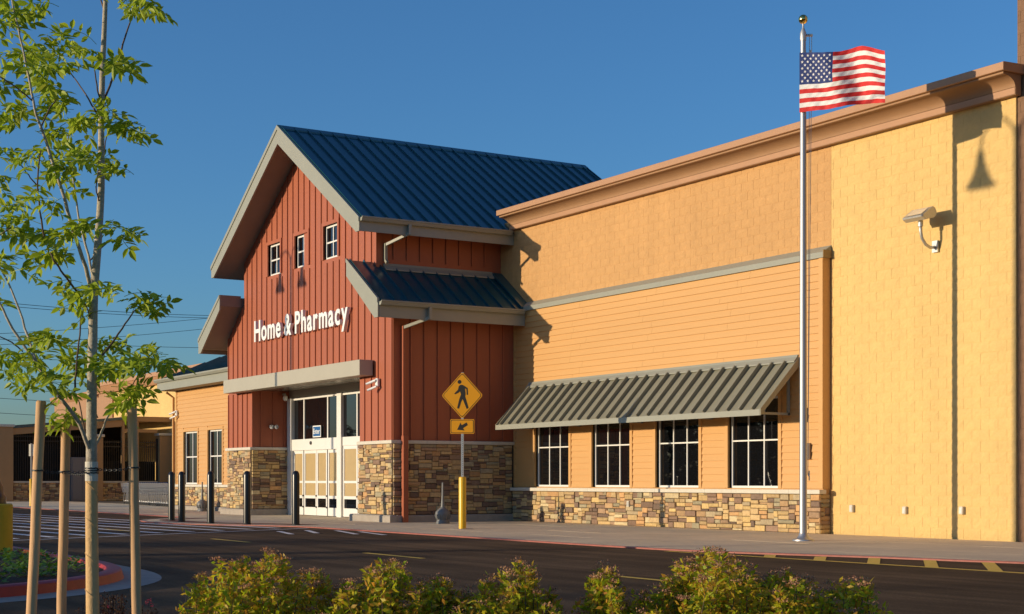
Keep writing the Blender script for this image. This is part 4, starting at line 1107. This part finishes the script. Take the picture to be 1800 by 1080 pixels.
# ------------------------------------------------------------------ garden area and rear wing behind the carts
XG = -82.0
rw_ = thing('rear_wing_building', 'distant yellow and brown store wall with brown cornice behind the fence', 'building', (-85,28,0))
m_ = MB(); m_.box(-92.6,-57,28.0,28.4,0,7.0); wpart('yellow_wall', m_, M_YEL, rw_)
m_ = MB(); m_.box(-106,-92.61,27.9,28.4,0,6.7); m_.box(-106,-105.6,28.41,60,0,6.7); wpart('brown_wall', m_, mat('brown_wing_paint',(0.36,0.20,0.105),0.8,var=0.05), rw_)
m_ = MB(); m_.prism([(27.9,6.55),(27.8,6.55),(27.55,6.95),(27.5,6.97),(27.5,7.2),(28.4,7.2),(28.4,7.0),(27.9,7.0)], 'x', -95.5, -57); wpart('cornice', m_, M_CORN, rw_)
m_ = MB(); m_.prism([(27.88,6.35),(27.7,6.55),(27.65,6.8),(28.4,6.8),(28.4,6.71),(27.88,6.71)], 'x', -106.3, -95.51); wpart('cornice', m_, M_CORN, rw_)
m_ = MB(); m_.box(-106,-57,28.41,60,6.3,6.5); wpart('flat_roof', m_, M_CONC, rw_)

gs = thing('garden_shelter', 'tan open sided garden shelter with sloping roof behind the fence', 'shelter', (XG,22,0))
m_ = MB()
def yz(y0, z0a, z1a, y1, z0b, z1b, x0, x1): m_.prism([(y0,z0a),(y1,z0b),(y1,z1b),(y0,z1a)], 'x', x0, x1)
yz(17.0,3.30,3.62,25.2,4.05,4.40,XG-0.15,XG+0.15); wpart('edge_beam', m_, M_GTAN, gs)
m_ = MB(); yz(17.0,3.63,3.78,25.2,4.41,4.56,XG-0.2,XG+0.22); wpart('roof_coping', m_, M_NAVY, gs)
m_ = MB(); yz(17.0,3.5,3.6,25.2,4.25,4.35,-108,XG-0.21); wpart('roof_deck', m_, M_GTAN, gs)
m_ = MB(); m_.box(XG-0.15,XG+0.15,25.21,28.0,4.35,4.62); m_.box(XG-0.1,XG+0.1,25.36,27.2,3.75,3.93); wpart('cross_beam', m_, M_GTAN, gs)
m_ = MB(); m_.box(-108,XG-0.21,25.21,27.99,4.45,4.6); wpart('flat_roof_deck', m_, M_GTAN, gs)
for y in (25.22, 26.0):
    m_ = MB(); m_.box(XG-0.12,XG+0.12,y,y+0.14,0.0,4.34); wpart('post', m_, M_GTAN, gs)
m_ = MB(); m_.box(-90,-89.9,16.8,27.8,0,4.3); wpart('painted_shade_backdrop', m_, M_SHADE, gs)  # added dark sheet, paints the shade deep under the shelter roof
def pillar(y0, y1, h, label):
    t = thing('pillar', label, 'pillar', (XG,(y0+y1)/2,0), group='tan capped pillars of the garden fence')
    q = MB(); q.cbox(XG-0.35,XG+0.35,y0,y1,-0.05,h-0.14,0.02); wpart('shaft', q, M_GTAN, t)
    q = MB(); q.cbox(XG-0.42,XG+0.42,y0-0.07,y1+0.07,h-0.14,h,0.02); wpart('cap', q, M_CAP, t)
pillar(18.2,19.35,4.05,'tan pillar with pale cap at the left edge'); pillar(27.25,28.0,3.72,'tan pillar with pale cap behind the carts'); pillar(23.62,24.1,3.6,'tan pillar behind the young tree trunk')
def fence_bay(y0, y1, h, label, low=True):
    t = thing('iron_fence', label, 'fence', (XG,(y0+y1)/2,0), group='black iron fence bays of the garden area')
    q = MB(); y = y0+0.06
    while y < y1: q.box(XG-0.012,XG+0.012,y-0.012,y+0.012,0.9 if low else 0.1,h); y += 0.12
    wpart('pickets', q, M_BLKM, t, stuff=True)
    for z in (1.09 if low else 0.2, h-0.35, h-0.1):
        q = MB(); q.box(XG-0.02,XG+0.02,y0,y1,z-0.025,z+0.025); wpart('rail', q, M_BLKM, t)
    for y in (y0, y1):
        q = MB(); q.box(XG-0.05,XG+0.05,y-0.05,y+0.05,0,h+0.12); wpart('post', q, M_BLKM, t)
    if low:
        q = MB(); q.box(XG-0.16,XG+0.13,y0,y1,-0.05,0.98); lw = wpart('low_wall', q, M_MORT, t)
        q = MB(); q.box(XG-0.2,XG+0.2,y0,y1,0.985,1.06); wpart('low_wall_cap', q, M_CAP, t)
        st0 = len(stones); rs = MB()
        stone_fill((XG+0.13,y0), (0,1), (1,0), y1-y0, 0, 0.98)
        for s in stones[st0:]: rs.merge(stone_mesh(s))
        del stones[st0:]
        wpart('stones', rs, M_STONE, t, stuff=True)
    q = MB(); q.box(XG-0.35,XG-0.3,y0,y1,1.06,h-(1.15 if y0 > 24 else 0.5)); wpart('painted_shade_panel', q, M_SHADE, t)  # added dark sheet behind the pickets, stands in for the shaded interior
fence_bay(19.4,21.95,3.55,'black iron fence on a low stone wall at the far left')
fence_bay(21.97,23.57,3.55,'black iron fence bay with gate between the stakes', low=False)
fence_bay(24.15,27.2,3.3,'black iron fence on a low stone wall behind the carts')
t = thing('service_door', 'grey steel service cabinet by the garden fence', 'cabinet', (XG+0.3,22.9,0)); q = MB(); q.cbox(-0.2,0.2,-0.55,0.6,0,2.35,0.02); part('case', q, M_GREYD, t); q = MB(); q.box(0.201,0.22,-0.48,0.02,0.1,2.25); q.box(0.201,0.22,0.04,0.53,0.1,2.25); part('door', q, M_GREYD, t)
t = thing('far_crossing_sign', 'crossing sign seen edge on with yellow post sleeve, far left', 'road sign', (-66.4,16.5,0))
q = MB(); q.lathe([(0.085,0),(0.085,1.15),(0.06,1.18)], 16); part('post_sleeve', q, M_YCOV, t, smooth='auto'); q = MB(); q.box(-0.03,0.03,-0.03,0.03,1.15,2.7); part('post', q, M_GALV, t)
q = MB(); q.box(-0.10,-0.02,-0.35,0.35,2.15,2.66); q.v = [(x*0.6+y*0.25, y*0.2, z) for x,y,z in q.v]; part('plate', q, M_CAP, t)

# overhead wires far behind
def wire_line(p, q_, sag, label):
    P, Q = Vector(p), Vector(q_); m_ = MB()
    m_.tube([P.lerp(Q, k/24)-Vector((0,0,sag*4*(k/24)*(1-k/24))) for k in range(25)], 0.035, 4, caps=False)
    solo('power_line', m_, M_RUB, label, 'power line', tuple(P), group='power lines against the sky')
def at(px, py, t):
    u = (px-900)/2668; v = FWD*t+RGT*(u*t); return (v.x, v.y, 1.1+(845-py)/2668*t)
for i, (a, b, sag) in enumerate((((-90,522),(460,556),0.5),((-90,528),(460,560),0.5),((-120,592),(460,549),0.4),((-120,612),(460,567),0.4),((-90,590),(460,612),0.4),((-90,655),(460,690),0.4),((-90,694),(400,712),0.4),((-90,720),(400,738),0.4),((-90,746),(400,760),0.4))):
    wire_line(at(*a,150+4*i), at(*b,190+4*i), sag, 'thin dark power line, %s against the left sky' % ('topmost','second from the top','third from the top','fourth from the top','fifth from the top','sixth from the top','third from the bottom','second from the bottom','lowest')[i])

# ------------------------------------------------------------------ young staked tree in the foreground planting bed
TD = 9.2
def tl(px, py, dd=0.0):
    """sketch units of the tree to metres around its own foot, dd = metres towards/away along the view"""
    t = TD; u = (px-900)/2668; v = (FWD+RGT*u)*(t+dd); return Vector((v.x, v.y, 1.1+(845-py)/2668*(t+dd)))
foot = tl(162,1160)
bed = MB()
q0 = FWD*8.0+RGT*(-3.5); q1 = FWD*8.0+RGT*7; q2 = FWD*11.6+RGT*4.6; q3 = FWD*11.9+RGT*1.0; q4 = FWD*11.6+RGT*(-2.4); q5 = FWD*10.4+RGT*(-3.4)
pts_ = [q0,q1,q2,q3,q4,q5]
bed.add([(p.x,p.y,0.0) for p in pts_]+[(p.x,p.y,ZA-.05) for p in pts_], [(0,1,2,3,4,5)]+[(i,(i+6),((i+1) % 6)+6,(i+1) % 6) for i in range(6)])
struct('planting_bed', bed, M_MULCH)
tree = thing('young_tree', 'slender young tree with pale bark and compound leaves tied between stakes', 'tree', (foot.x,foot.y,0.0))
def tb(path, rad, name, m, n=8, wob=0.0):
    P = [tl(*p) for p in path]
    Q = []
    for i in range(len(P)-1):
        for k in range(4):
            t = k/4; p0 = P[max(i-1,0)]; p1 = P[i]; p2 = P[i+1]; p3 = P[min(i+2,len(P)-1)]
            Q.append(0.5*((2*p1)+(p2-p0)*t+(2*p0-5*p1+4*p2-p3)*t*t+(3*p1-p0-3*p2+p3)*t**3))
    Q.append(P[-1])
    L = len(Q)-1; rr = []
    for i in range(len(Q)):
        f = i/L*(len(rad)-1); a = int(min(f, len(rad)-2)); rr.append(rad[a]+(rad[a+1]-rad[a])*(f-a))
        if i and i < L: Q[i] = Q[i]+Vector((U(-1,1),U(-1,1),0))*wob
    m_ = MB(); m_.tube(Q, rr, n); return part(name, m_, m, tree, world=True, smooth=True)
K = TD/2668/2                                         # px width -> radius
trunk = tb([(161,815),(161,720),(163,600),(165,520),(172,430),(178,330),(178,230),(180,130),(183,60),(186,-20),(188,-120)], [10*2*K*.98,8.6*2*K,7.5*2*K,6.5*2*K,5.4*2*K,4.8*2*K,4*2*K,3.2*2*K], 'trunk', M_BARK, 12)
wp = [tl(163,1160),tl(163,1080),tl(161,900),tl(161,816)]
m_ = MB(); m_.tube(wp, [0.041,0.040,0.037,0.0355], 16); wrap = part('trunk_wrap', m_, M_WRAP, tree, world=True, smooth='auto')
hx = []
for k in range(150):
    f = k/149; a = -f*2*PI*4.6; p = tl(162,1120).lerp(tl(161,826), f); r = 0.0405-0.0045*f
    hx.append((p.x+r*math.cos(a), p.y+r*math.sin(a), p.z+0.02*math.cos(a+0.5)))
m_ = MB(); m_.tube(hx, 0.0026, 5); part('wrap_edge', m_, M_WRAP, tree, world=True)
m_ = MB(); m_.tube([tl(161,846),tl(161,812)], 0.0385, 16); part('tape', m_, M_CAP, tree, world=True)
BR = [([(159,800,0),(140,745,-.1),(100,690,-.2),(62,635,-.3),(30,590,-.35),(5,545,-.4),(-20,490,-.4)],[6,4.6,3.6,2.6]),
 ([(64,637,-.3),(44,577,-.2),(22,515,-.15),(0,470,-.1)],[3.6,2.8,2]),
 ([(165,792,0),(178,760,.1),(195,722,.2),(212,708,.3)],[4,3,2]),
 ([(160,795,0),(150,760,.1),(141,715,.15),(136,700,.2)],[2.6,2,1.6]),
 ([(172,634,0),(195,605,.15),(220,570,.25),(238,545,.35)],[3.2,2.6,1.8]),
 ([(165,522,0),(150,470,-.15),(128,400,-.25),(110,340,-.35),(88,270,-.4),(72,225,-.45),(58,178,-.5),(46,115,-.5),(32,50,-.55),(18,-10,-.55)],[6,5,4.2,3.4,2.6,2]),
 ([(166,508,0),(155,450,.15),(140,390,.25),(130,325,.3),(122,265,.35),(120,235,.35)],[4,3,2.2,1.6]),
 ([(135,512,0),(112,482,-.2),(96,460,-.3),(88,445,-.3)],[3,2.6,2]),
 ([(80,430,-.3),(70,370,-.35),(66,310,-.4),(72,265,-.4)],[2.6,2.2,1.6]),
 ([(182,176,0),(205,120,.15),(220,65,.25),(234,25,.3)],[3.2,2.6,1.8]),
 ([(176,176,0),(168,140,-.1),(167,118,-.15)],[2.2,1.8,1.4]),
 ([(170,200,0),(150,165,.15),(122,125,.25)],[2.6,2,1.4]),
 ([(175,358,0),(169,330,-.1),(172,300,-.1)],[2,1.7,1.4]),
 ([(158,458,.1),(175,440,.2),(196,420,.3)],[2.2,1.8,1.4]),
 ([(131,690,-.1),(135,640,-.1),(140,590,0),(142,548,.05)],[2.8,2.4,1.8]),
 ([(0,592,-.4),(20,602,-.3),(40,618,-.3)],[1.4,1.8,2]),
 ([(58,178,-.5),(30,155,-.55),(0,135,-.6),(-20,120,-.6)],[2,1.8,1.4]),
 ([(64,325,-.4),(50,308,-.45),(34,288,-.5)],[1.8,1.6,1.2]),
 ([(160,560,0),(152,540,-.1),(146,528,-.15)],[2,1.6,1.2]),
 ([(212,708,.3),(232,680,.35),(252,640,.4)],[2,1.6,1.2]),
 ([(172,735,.05),(160,690,.1),(165,655,.12)],[1.8,1.4,1.2]),
 ([(178,290,0),(186,250,.1),(192,222,.15)],[1.8,1.5,1.2]),
 ([(72,225,-.45),(88,190,-.4),(100,175,-.35)],[2.2,1.8,1.4]),
 ([(20,400,-.5),(-10,420,-.5)],[1.6,1.4]),
 ([(184,20,0),(165,-30,.1),(150,-50,.15)],[2.4,1.8,1.2]),([(186,-10,0),(205,-40,-.1),(220,-60,-.15)],[2.4,1.8,1.2])]
for path, rad in BR: tb(path, [r*2*K*0.66 for r in rad], 'branch', M_TWIG if rad[0] < 3.5 else M_BARK, 7, wob=0.003)
# compound leaves
def leaflet(mb, base, d, n_, L, W):
    d = d.normalized(); s_ = d.cross(n_).normalized(); n_ = s_.cross(d).normalized(); up = n_
    pr = ((0,0,0),(0.28,0.42,0.06),(0.6,0.46,0.03),(1.0,0,-0.14),(0.6,-0.46,0.03),(0.28,-0.42,0.06),(0.3,0,-0.02),(0.62,0,-0.06))
    vs = [base+d*(a*L)+s_*(b*W)+up*(c*L) for a,b,c in pr]
    mb.add(vs, [(0,6,1),(6,7,2,1),(7,3,2),(0,5,6),(6,5,4,7),(7,4,3)])
LV = []
for v in range(7):
    mb = MB(); Lr = 0.15*U(0.85,1.15); npair = 3; droop = U(0.02,0.07)
    def rp(f): return Vector((f*Lr, 0.01*math.sin(f*4), -droop*f*f))
    mb.tube([rp(k/4) for k in range(5)], 0.0016, 3)
    for k in range(npair):
        f = 0.34+0.28*k
        for s_ in (-1,1):
            dv = Vector((0.55,s_*0.9,-U(0.1,0.6))); leaflet(mb, rp(f), dv, Vector((U(-.8,.8),U(-.8,.8),1)), 0.066*U(0.8,1.15)*(1.05-0.1*k), 0.027*U(.85,1.15))
    leaflet(mb, rp(1), Vector((1,U(-.2,.2),-U(0.1,0.6))), Vector((0,U(-.3,.3),1)), 0.075*U(.85,1.1), 0.03)
    LV.append(mesh('leaf', mb, M_LEAF))
CL = [(20,30,28),(45,22,18),(20,110,28),(60,85,24),(100,75,24),(130,78,22),(150,95,14),(110,112,24),(75,125,20),(205,112,20),(218,104,14),(250,10,22),(280,8,14),(235,2,14),(30,190,24),(70,160,20),(100,172,20),(90,195,24),(112,185,14),(130,215,24),(100,228,24),(152,212,14),(190,205,18),(215,215,24),(235,228,18),(178,192,12),(120,245,10),(25,280,24),(60,270,18),(110,290,24),(140,280,24),(95,312,14),(160,275,14),(195,280,18),(205,300,10),(130,332,12),(10,370,24),(25,400,24),(60,352,18),(95,355,12),(45,395,12),(145,390,18),(130,402,12),(155,405,10),(190,400,14),(215,410,18),(235,405,10),(85,422,20),(110,432,18),(62,458,14),(95,445,22),(5,455,18),(20,470,14),(5,8,20),
 (130,520,22),(155,512,14),(185,515,14),(112,500,12),(238,535,22),(263,530,18),(280,545,12),(145,545,14),(60,600,26),(90,597,18),(110,605,10),(22,625,18),(5,622,14),(60,640,26),(40,660,18),(28,668,12),(90,660,24),(120,640,24),(150,630,18),(180,640,24),(210,640,18),(185,605,12),(215,600,14),(240,630,22),(265,625,22),(288,635,18),(303,640,10),(245,675,14),(215,690,22),(235,695,18),(200,697,14),(180,655,18),(110,682,18),(125,722,14),(100,742,18),(85,748,10),(150,660,18),(200,650,14),(222,718,10),(70,10,14),(0,150,16),(0,215,16),(5,320,12),(188,-118,20),(196,-85,22),(172,-70,22),(150,-45,24),(215,-45,24),(245,-20,20),(30,-45,22),(8,-60,22),(-25,60,24),(-30,150,22),(-30,400,24),(-32,470,22),(-20,535,18)]
nleaf = 0; rest_l = MB()
for (cx, cy, cr) in CL:
    dd0 = U(-0.55,0.45)
    for k in range(max(2, round(cr*0.235))):
        p = tl(cx+U(-.6,.6)*cr, cy+U(-.5,.5)*cr, dd0+U(-.12,.12))
        az = U(0, 2*PI); el = U(-0.25, 0.45)
        rot = (U(-1.25,1.25), -el, az)
        if nleaf < 300:
            o = link('leaf', rnd.choice(LV), tree, (p.x-foot.x-0.10*math.cos(az), p.y-foot.y-0.10*math.sin(az), p.z), rot); sc_ = U(0.95,1.4); o.scale = (sc_,)*3; nleaf += 1
        else:
            mv = rnd.choice(LV); from mathutils import Euler
            Mx = Matrix.Translation((p.x-0.10*math.cos(az),p.y-0.10*math.sin(az),p.z)) @ Euler(rot).to_matrix().to_4x4() @ Matrix.Scale(U(0.95,1.4),4)
            rest_l.add([Mx @ v.co for v in mv.vertices], [tuple(pp.vertices) for pp in mv.polygons])
if rest_l.v: part('foliage', rest_l, M_LEAF, tree, world=True, stuff=True)

# stakes and ties
def stake(a, b, label):
    A = tl(*a); B = tl(*b); A = A+(A-B).normalized()*0.25
    t = thing('tree_stake', label, 'stake', tuple(A), group='round wooden tree stakes')
    m_ = MB(); P = [A.lerp(B, k/8) for k in range(9)]
    m_.tube([p+Vector((U(-.002,.002),U(-.002,.002),0)) for p in P], [0.0305-0.0012*k/8 for k in range(9)], 16); part('pole', m_, M_STAKE, t, world=True, smooth='auto')
    d = (B-A).normalized(); m_ = MB(); m_.tube([B+d*0.0005, B+d*0.007], [0.029,0.024], 16); part('chamfer', m_, M_STAKE, t, world=True, smooth='auto')
stake((55,1080,-.2),(72.5,707,-.2),'leftmost round wooden tree stake'); stake((108,1080,.35),(116.5,737,.35),'middle wooden tree stake, left of the trunk'); stake((240,1080,-.05),(232.5,717,-.05),'wooden tree stake right of the trunk')
def chain(a, b, label, trunk_end):
    A, B = tl(*a), tl(*b); m_ = MB(); n_ = max(4, int((B-A).length/0.016)); d = (B-A).normalized()
    for k in range(n_):
        p = A.lerp(B, (k+0.5)/n_)-Vector((0,0,0.012*math.sin(PI*(k+0.5)/n_))); ax = Vector((0,0,1)) if k % 2 else d.cross(Vector((0,0,1)))
        ring = [p+d*(0.0105*math.cos(q*PI/4))+ax*(0.0068*math.sin(q*PI/4)) for q in range(9)]
        m_.tube(ring, 0.0024, 4, caps=False)
    for (c, r) in ((A,0.0335),(B,0.040 if trunk_end else 0.0335)):
        m_.tube([c+Vector((r*math.cos(q*PI/8), r*math.sin(q*PI/8), 0.004*(q % 2))) for q in range(17)], 0.005, 4, caps=False)
    solo('tie_chain', m_, M_BLKM, label, 'chain', tuple(A), group='black chain ties of the young tree')
chain((66.5,828,-.2),(161,828,0),'black chain tie from the left stake to the trunk',True); chain((113.5,830,.35),(161,832,0),'black chain tie from the middle stake to the trunk',True); chain((235,823,-.05),(161,824,0),'black chain tie from the right stake to the trunk',True)

# ------------------------------------------------------------------ flowering shrubs along the bottom
SH = [('shrub', 'broad flowering shrub at the left end of the bottom row', [(338,1042),(352,1010),(389,979),(412,996),(434,979),(455,1000),(471,968),(492,980),(512,1005),(549,1001),(566,1010),(585,1040),(598,1062)]),
 ('shrub', 'rounded flowering shrub second from the left in the bottom row', [(588,1045),(605,1022),(625,1015),(650,995),(672,987),(690,984),(705,998),(716,1030),(735,1052)]),
 ('shrub', 'low shrub in the middle of the bottom row', [(722,1050),(738,1022),(752,1018),(768,1010),(785,1016),(795,1040),(812,1040),(822,1034),(838,1046)]),
 ('shrub', 'tall tufted shrub below the crossing sign', [(835,1048),(848,1020),(862,1012),(880,1022),(890,1000),(912,985),(930,992),(938,1010),(945,1042),(968,1040),(985,1050)]),
 ('shrub', 'small single stemmed shrub with one tuft', [(1004,1062),(1030,1052),(1042,1012),(1054,998),(1064,993),(1076,1000),(1086,1015),(1096,1050),(1110,1046)]),
 ('shrub', 'largest flowering shrub below the awning', [(1098,1052),(1130,1036),(1160,1032),(1178,1012),(1200,1010),(1212,986),(1228,985),(1240,968),(1252,962),(1268,972),(1290,977),(1306,990),(1325,1008),(1350,1015),(1362,1004),(1384,1002),(1402,1012),(1425,1016),(1436,1040),(1445,1060)]),
 ('shrub', 'separate small shrub at the right end of the bottom row', [(1452,1052),(1460,1032),(1478,1022),(1494,1016),(1516,1018),(1528,1030),(1532,1058)])]
HDp = 10.0
def hp_(px, t): 
    v = FWD*t+RGT*((px-900)/2668*HDp); return v
def quadleaf(mb, p, L, W, up=0.2):
    a = U(0,2*PI); e = U(-0.5,0.9)+up; d = Vector((math.cos(a)*math.cos(e), math.sin(a)*math.cos(e), math.sin(e))); s_ = d.cross(Vector((rnd.gauss(0,1),rnd.gauss(0,1),rnd.gauss(0,1)+0.4))).normalized(); n_ = s_.cross(d)
    mb.add([p, p+d*L*.5+s_*W*.5-n_*L*.05, p+d*L-n_*L*.12, p+d*L*.5-s_*W*.5-n_*L*.05], [(0,1,2),(0,2,3)])
for (nm, lab, prof) in SH:
    x0, x1 = prof[0][0], prof[-1][0]; c = hp_((x0+x1)/2, HDp)
    t = thing(nm, lab, 'shrub', (c.x,c.y,0), group='flowering shrubs along the bottom')
    lf, fw_, stm = MB(), MB(), MB()
    nsh = int((x1-x0)/3.0)
    def top(px):
        for (a, ya), (b, yb_) in zip(prof[:-1], prof[1:]):
            if a <= px <= b: return ya+(yb_-ya)*(px-a)/(b-a)
        return 1060
    peaks = [p for i, p in enumerate(prof) if 0 < i < len(prof)-1]
    for k in range(nsh+len(peaks)*2):
        if k < len(peaks)*2: px = peaks[k//2][0]+U(-4,4); yt = peaks[k//2][1]+(0 if k % 2 == 0 else U(2,10)); dpt = HDp+U(-.15,.15)
        else: px = U(x0,x1); yt = top(px)+abs(rnd.gauss(0,1))*20+8; dpt = HDp+U(-0.7,0.7)
        ztop = max(0.12, 1.1-(yt-845)/2668*HDp)
        b = hp_(px+U(-14,14), dpt); tpv = hp_(px, dpt)
        B = Vector((b.x,b.y,0.0)); T = Vector((tpv.x,tpv.y,ztop-0.02)); M_ = B.lerp(T,0.55)+Vector((U(-.03,.03),U(-.03,.03),0))
        stm.tube([B,M_,T], [0.004,0.003,0.0015], 4, caps=False)
        L = (T-B).length
        for q in range(int(L*88)+18):
            f = U(0.12,1.0)**0.7; p = (B.lerp(M_, f/0.55) if f < 0.55 else M_.lerp(T,(f-0.55)/0.45))
            sp = 0.045 if f > 0.85 else 0.06
            p = p+Vector((U(-1,1),U(-1,1),U(-.6,.6)))*sp*U(0.2,1)
            quadleaf(lf, p, U(0.034,0.068), U(0.017,0.030), 0.25)
        if rnd.random() < 0.62 or k < len(peaks)*2:
            nfl = rnd.randint(30,60)
            cc = T+Vector((U(-.02,.02),U(-.02,.02),U(-0.005,0.015)))
            for q in range(nfl):
                p = cc+Vector((rnd.gauss(0,.020),rnd.gauss(0,.020),rnd.gauss(0,.007)+0.012))
                quadleaf(fw_, p, U(0.009,0.016), U(0.008,0.013), 0.3)
    part('stems', stm, M_TWIG, t, world=True, stuff=True); part('foliage', lf, M_SPIR, t, world=True, stuff=True); part('flower_heads', fw_, M_FLWR, t, world=True, stuff=True)
# dark barberry below the tree
c = tl(215,1120,0.4)
t = thing('barberry_shrub', 'low dark red shrub at the foot of the staked tree', 'shrub', (c.x,c.y,0))
lf, stm, pk = MB(), MB(), MB()
for k in range(46):
    px = rnd.choice((U(135,275),U(170,240))); yt = 1042+abs(px-200)*0.35+abs(rnd.gauss(0,1))*14
    if k == 0: px, yt = 184, 1044
    B = tl(px+U(-15,15),1190,0.4+U(-.2,.2)); B.z = 0; T = tl(px,yt,0.4+U(-.2,.2)); stm.tube([B,B.lerp(T,.5)+Vector((U(-.02,.02),0,0)),T], 0.0016, 4, caps=False)
    for q in range(55):
        p = B.lerp(T, U(0.25,1)); p += Vector((U(-1,1),U(-1,1),U(-1,1)))*0.022; quadleaf(lf, p, U(0.010,0.02), U(0.007,0.012), 0.3)
for (px, py) in ((262,1056),(267,1064),(258,1060),(190,1066)):
    for q in range(14): quadleaf(pk, tl(px+U(-3,3),py+U(-3,3),0.3), 0.008, 0.007)
part('stems', stm, M_TWIG, t, world=True, stuff=True); part('foliage', lf, M_BARB, t, world=True, stuff=True); part('blooms', pk, M_PINK, t, world=True, stuff=True)

# ------------------------------------------------------------------ wood across the parking lot (outside the frame: shades the lot, mirrors in the glass)
wd = MB(); rw2 = random.Random(5)
x = -170.0
while x < 10:
    h = rw2.uniform(3.2,4.4) if x > -27 else (rw2.uniform(6.0,7.5) if x > -62 else rw2.uniform(6.8,8.6)); w = rw2.uniform(2.0,3.6); yy = -46+rw2.uniform(-4,4)
    for q in range(620):
        a = rw2.uniform(0,2*PI); f = rw2.random()**0.6; zz = rw2.random()
        rad = w*math.sqrt(max(0.02,1-abs(zz*1.6-0.6)**2.4))*f
        p = Vector((x+rad*math.cos(a), yy+rad*math.sin(a)*0.8, zz*h)); s_ = rw2.uniform(0.18,0.36)
        d = Vector((rw2.uniform(-1,1),rw2.uniform(-1,1),rw2.uniform(-1,1))).normalized(); e = d.cross(Vector((0.3,0.2,1))).normalized()
        wd.add([p-d*s_,p-e*s_*.6,p+d*s_,p+e*s_*.6], [(0,1,2,3)])
    for q in range(110):
        a = rw2.uniform(0,2*PI); f = rw2.random()*0.62; zz = rw2.uniform(0,0.86)
        rad = w*math.sqrt(max(0.02,1-abs(zz*1.6-0.6)**2.4))*f
        p = Vector((x+rad*math.cos(a), yy+rad*math.sin(a)*0.8, zz*h)); s_ = rw2.uniform(0.45,0.8)
        d = Vector((rw2.uniform(-1,1),rw2.uniform(-.6,.6),rw2.uniform(-1,1))).normalized(); e = d.cross(Vector((0.1,1,0.2))).normalized()
        wd.add([p-d*s_,p-e*s_*.8,p+d*s_,p+e*s_*.8], [(0,1,2,3)])
    x += rw2.uniform(1.8,3.4) if x < -60 else rw2.uniform(2.2,4.2)
o = struct('far_wood', wd, M_WOOD, kind='stuff'); o['label'] = 'distant line of trees across the parking lot'; o['category'] = 'trees'
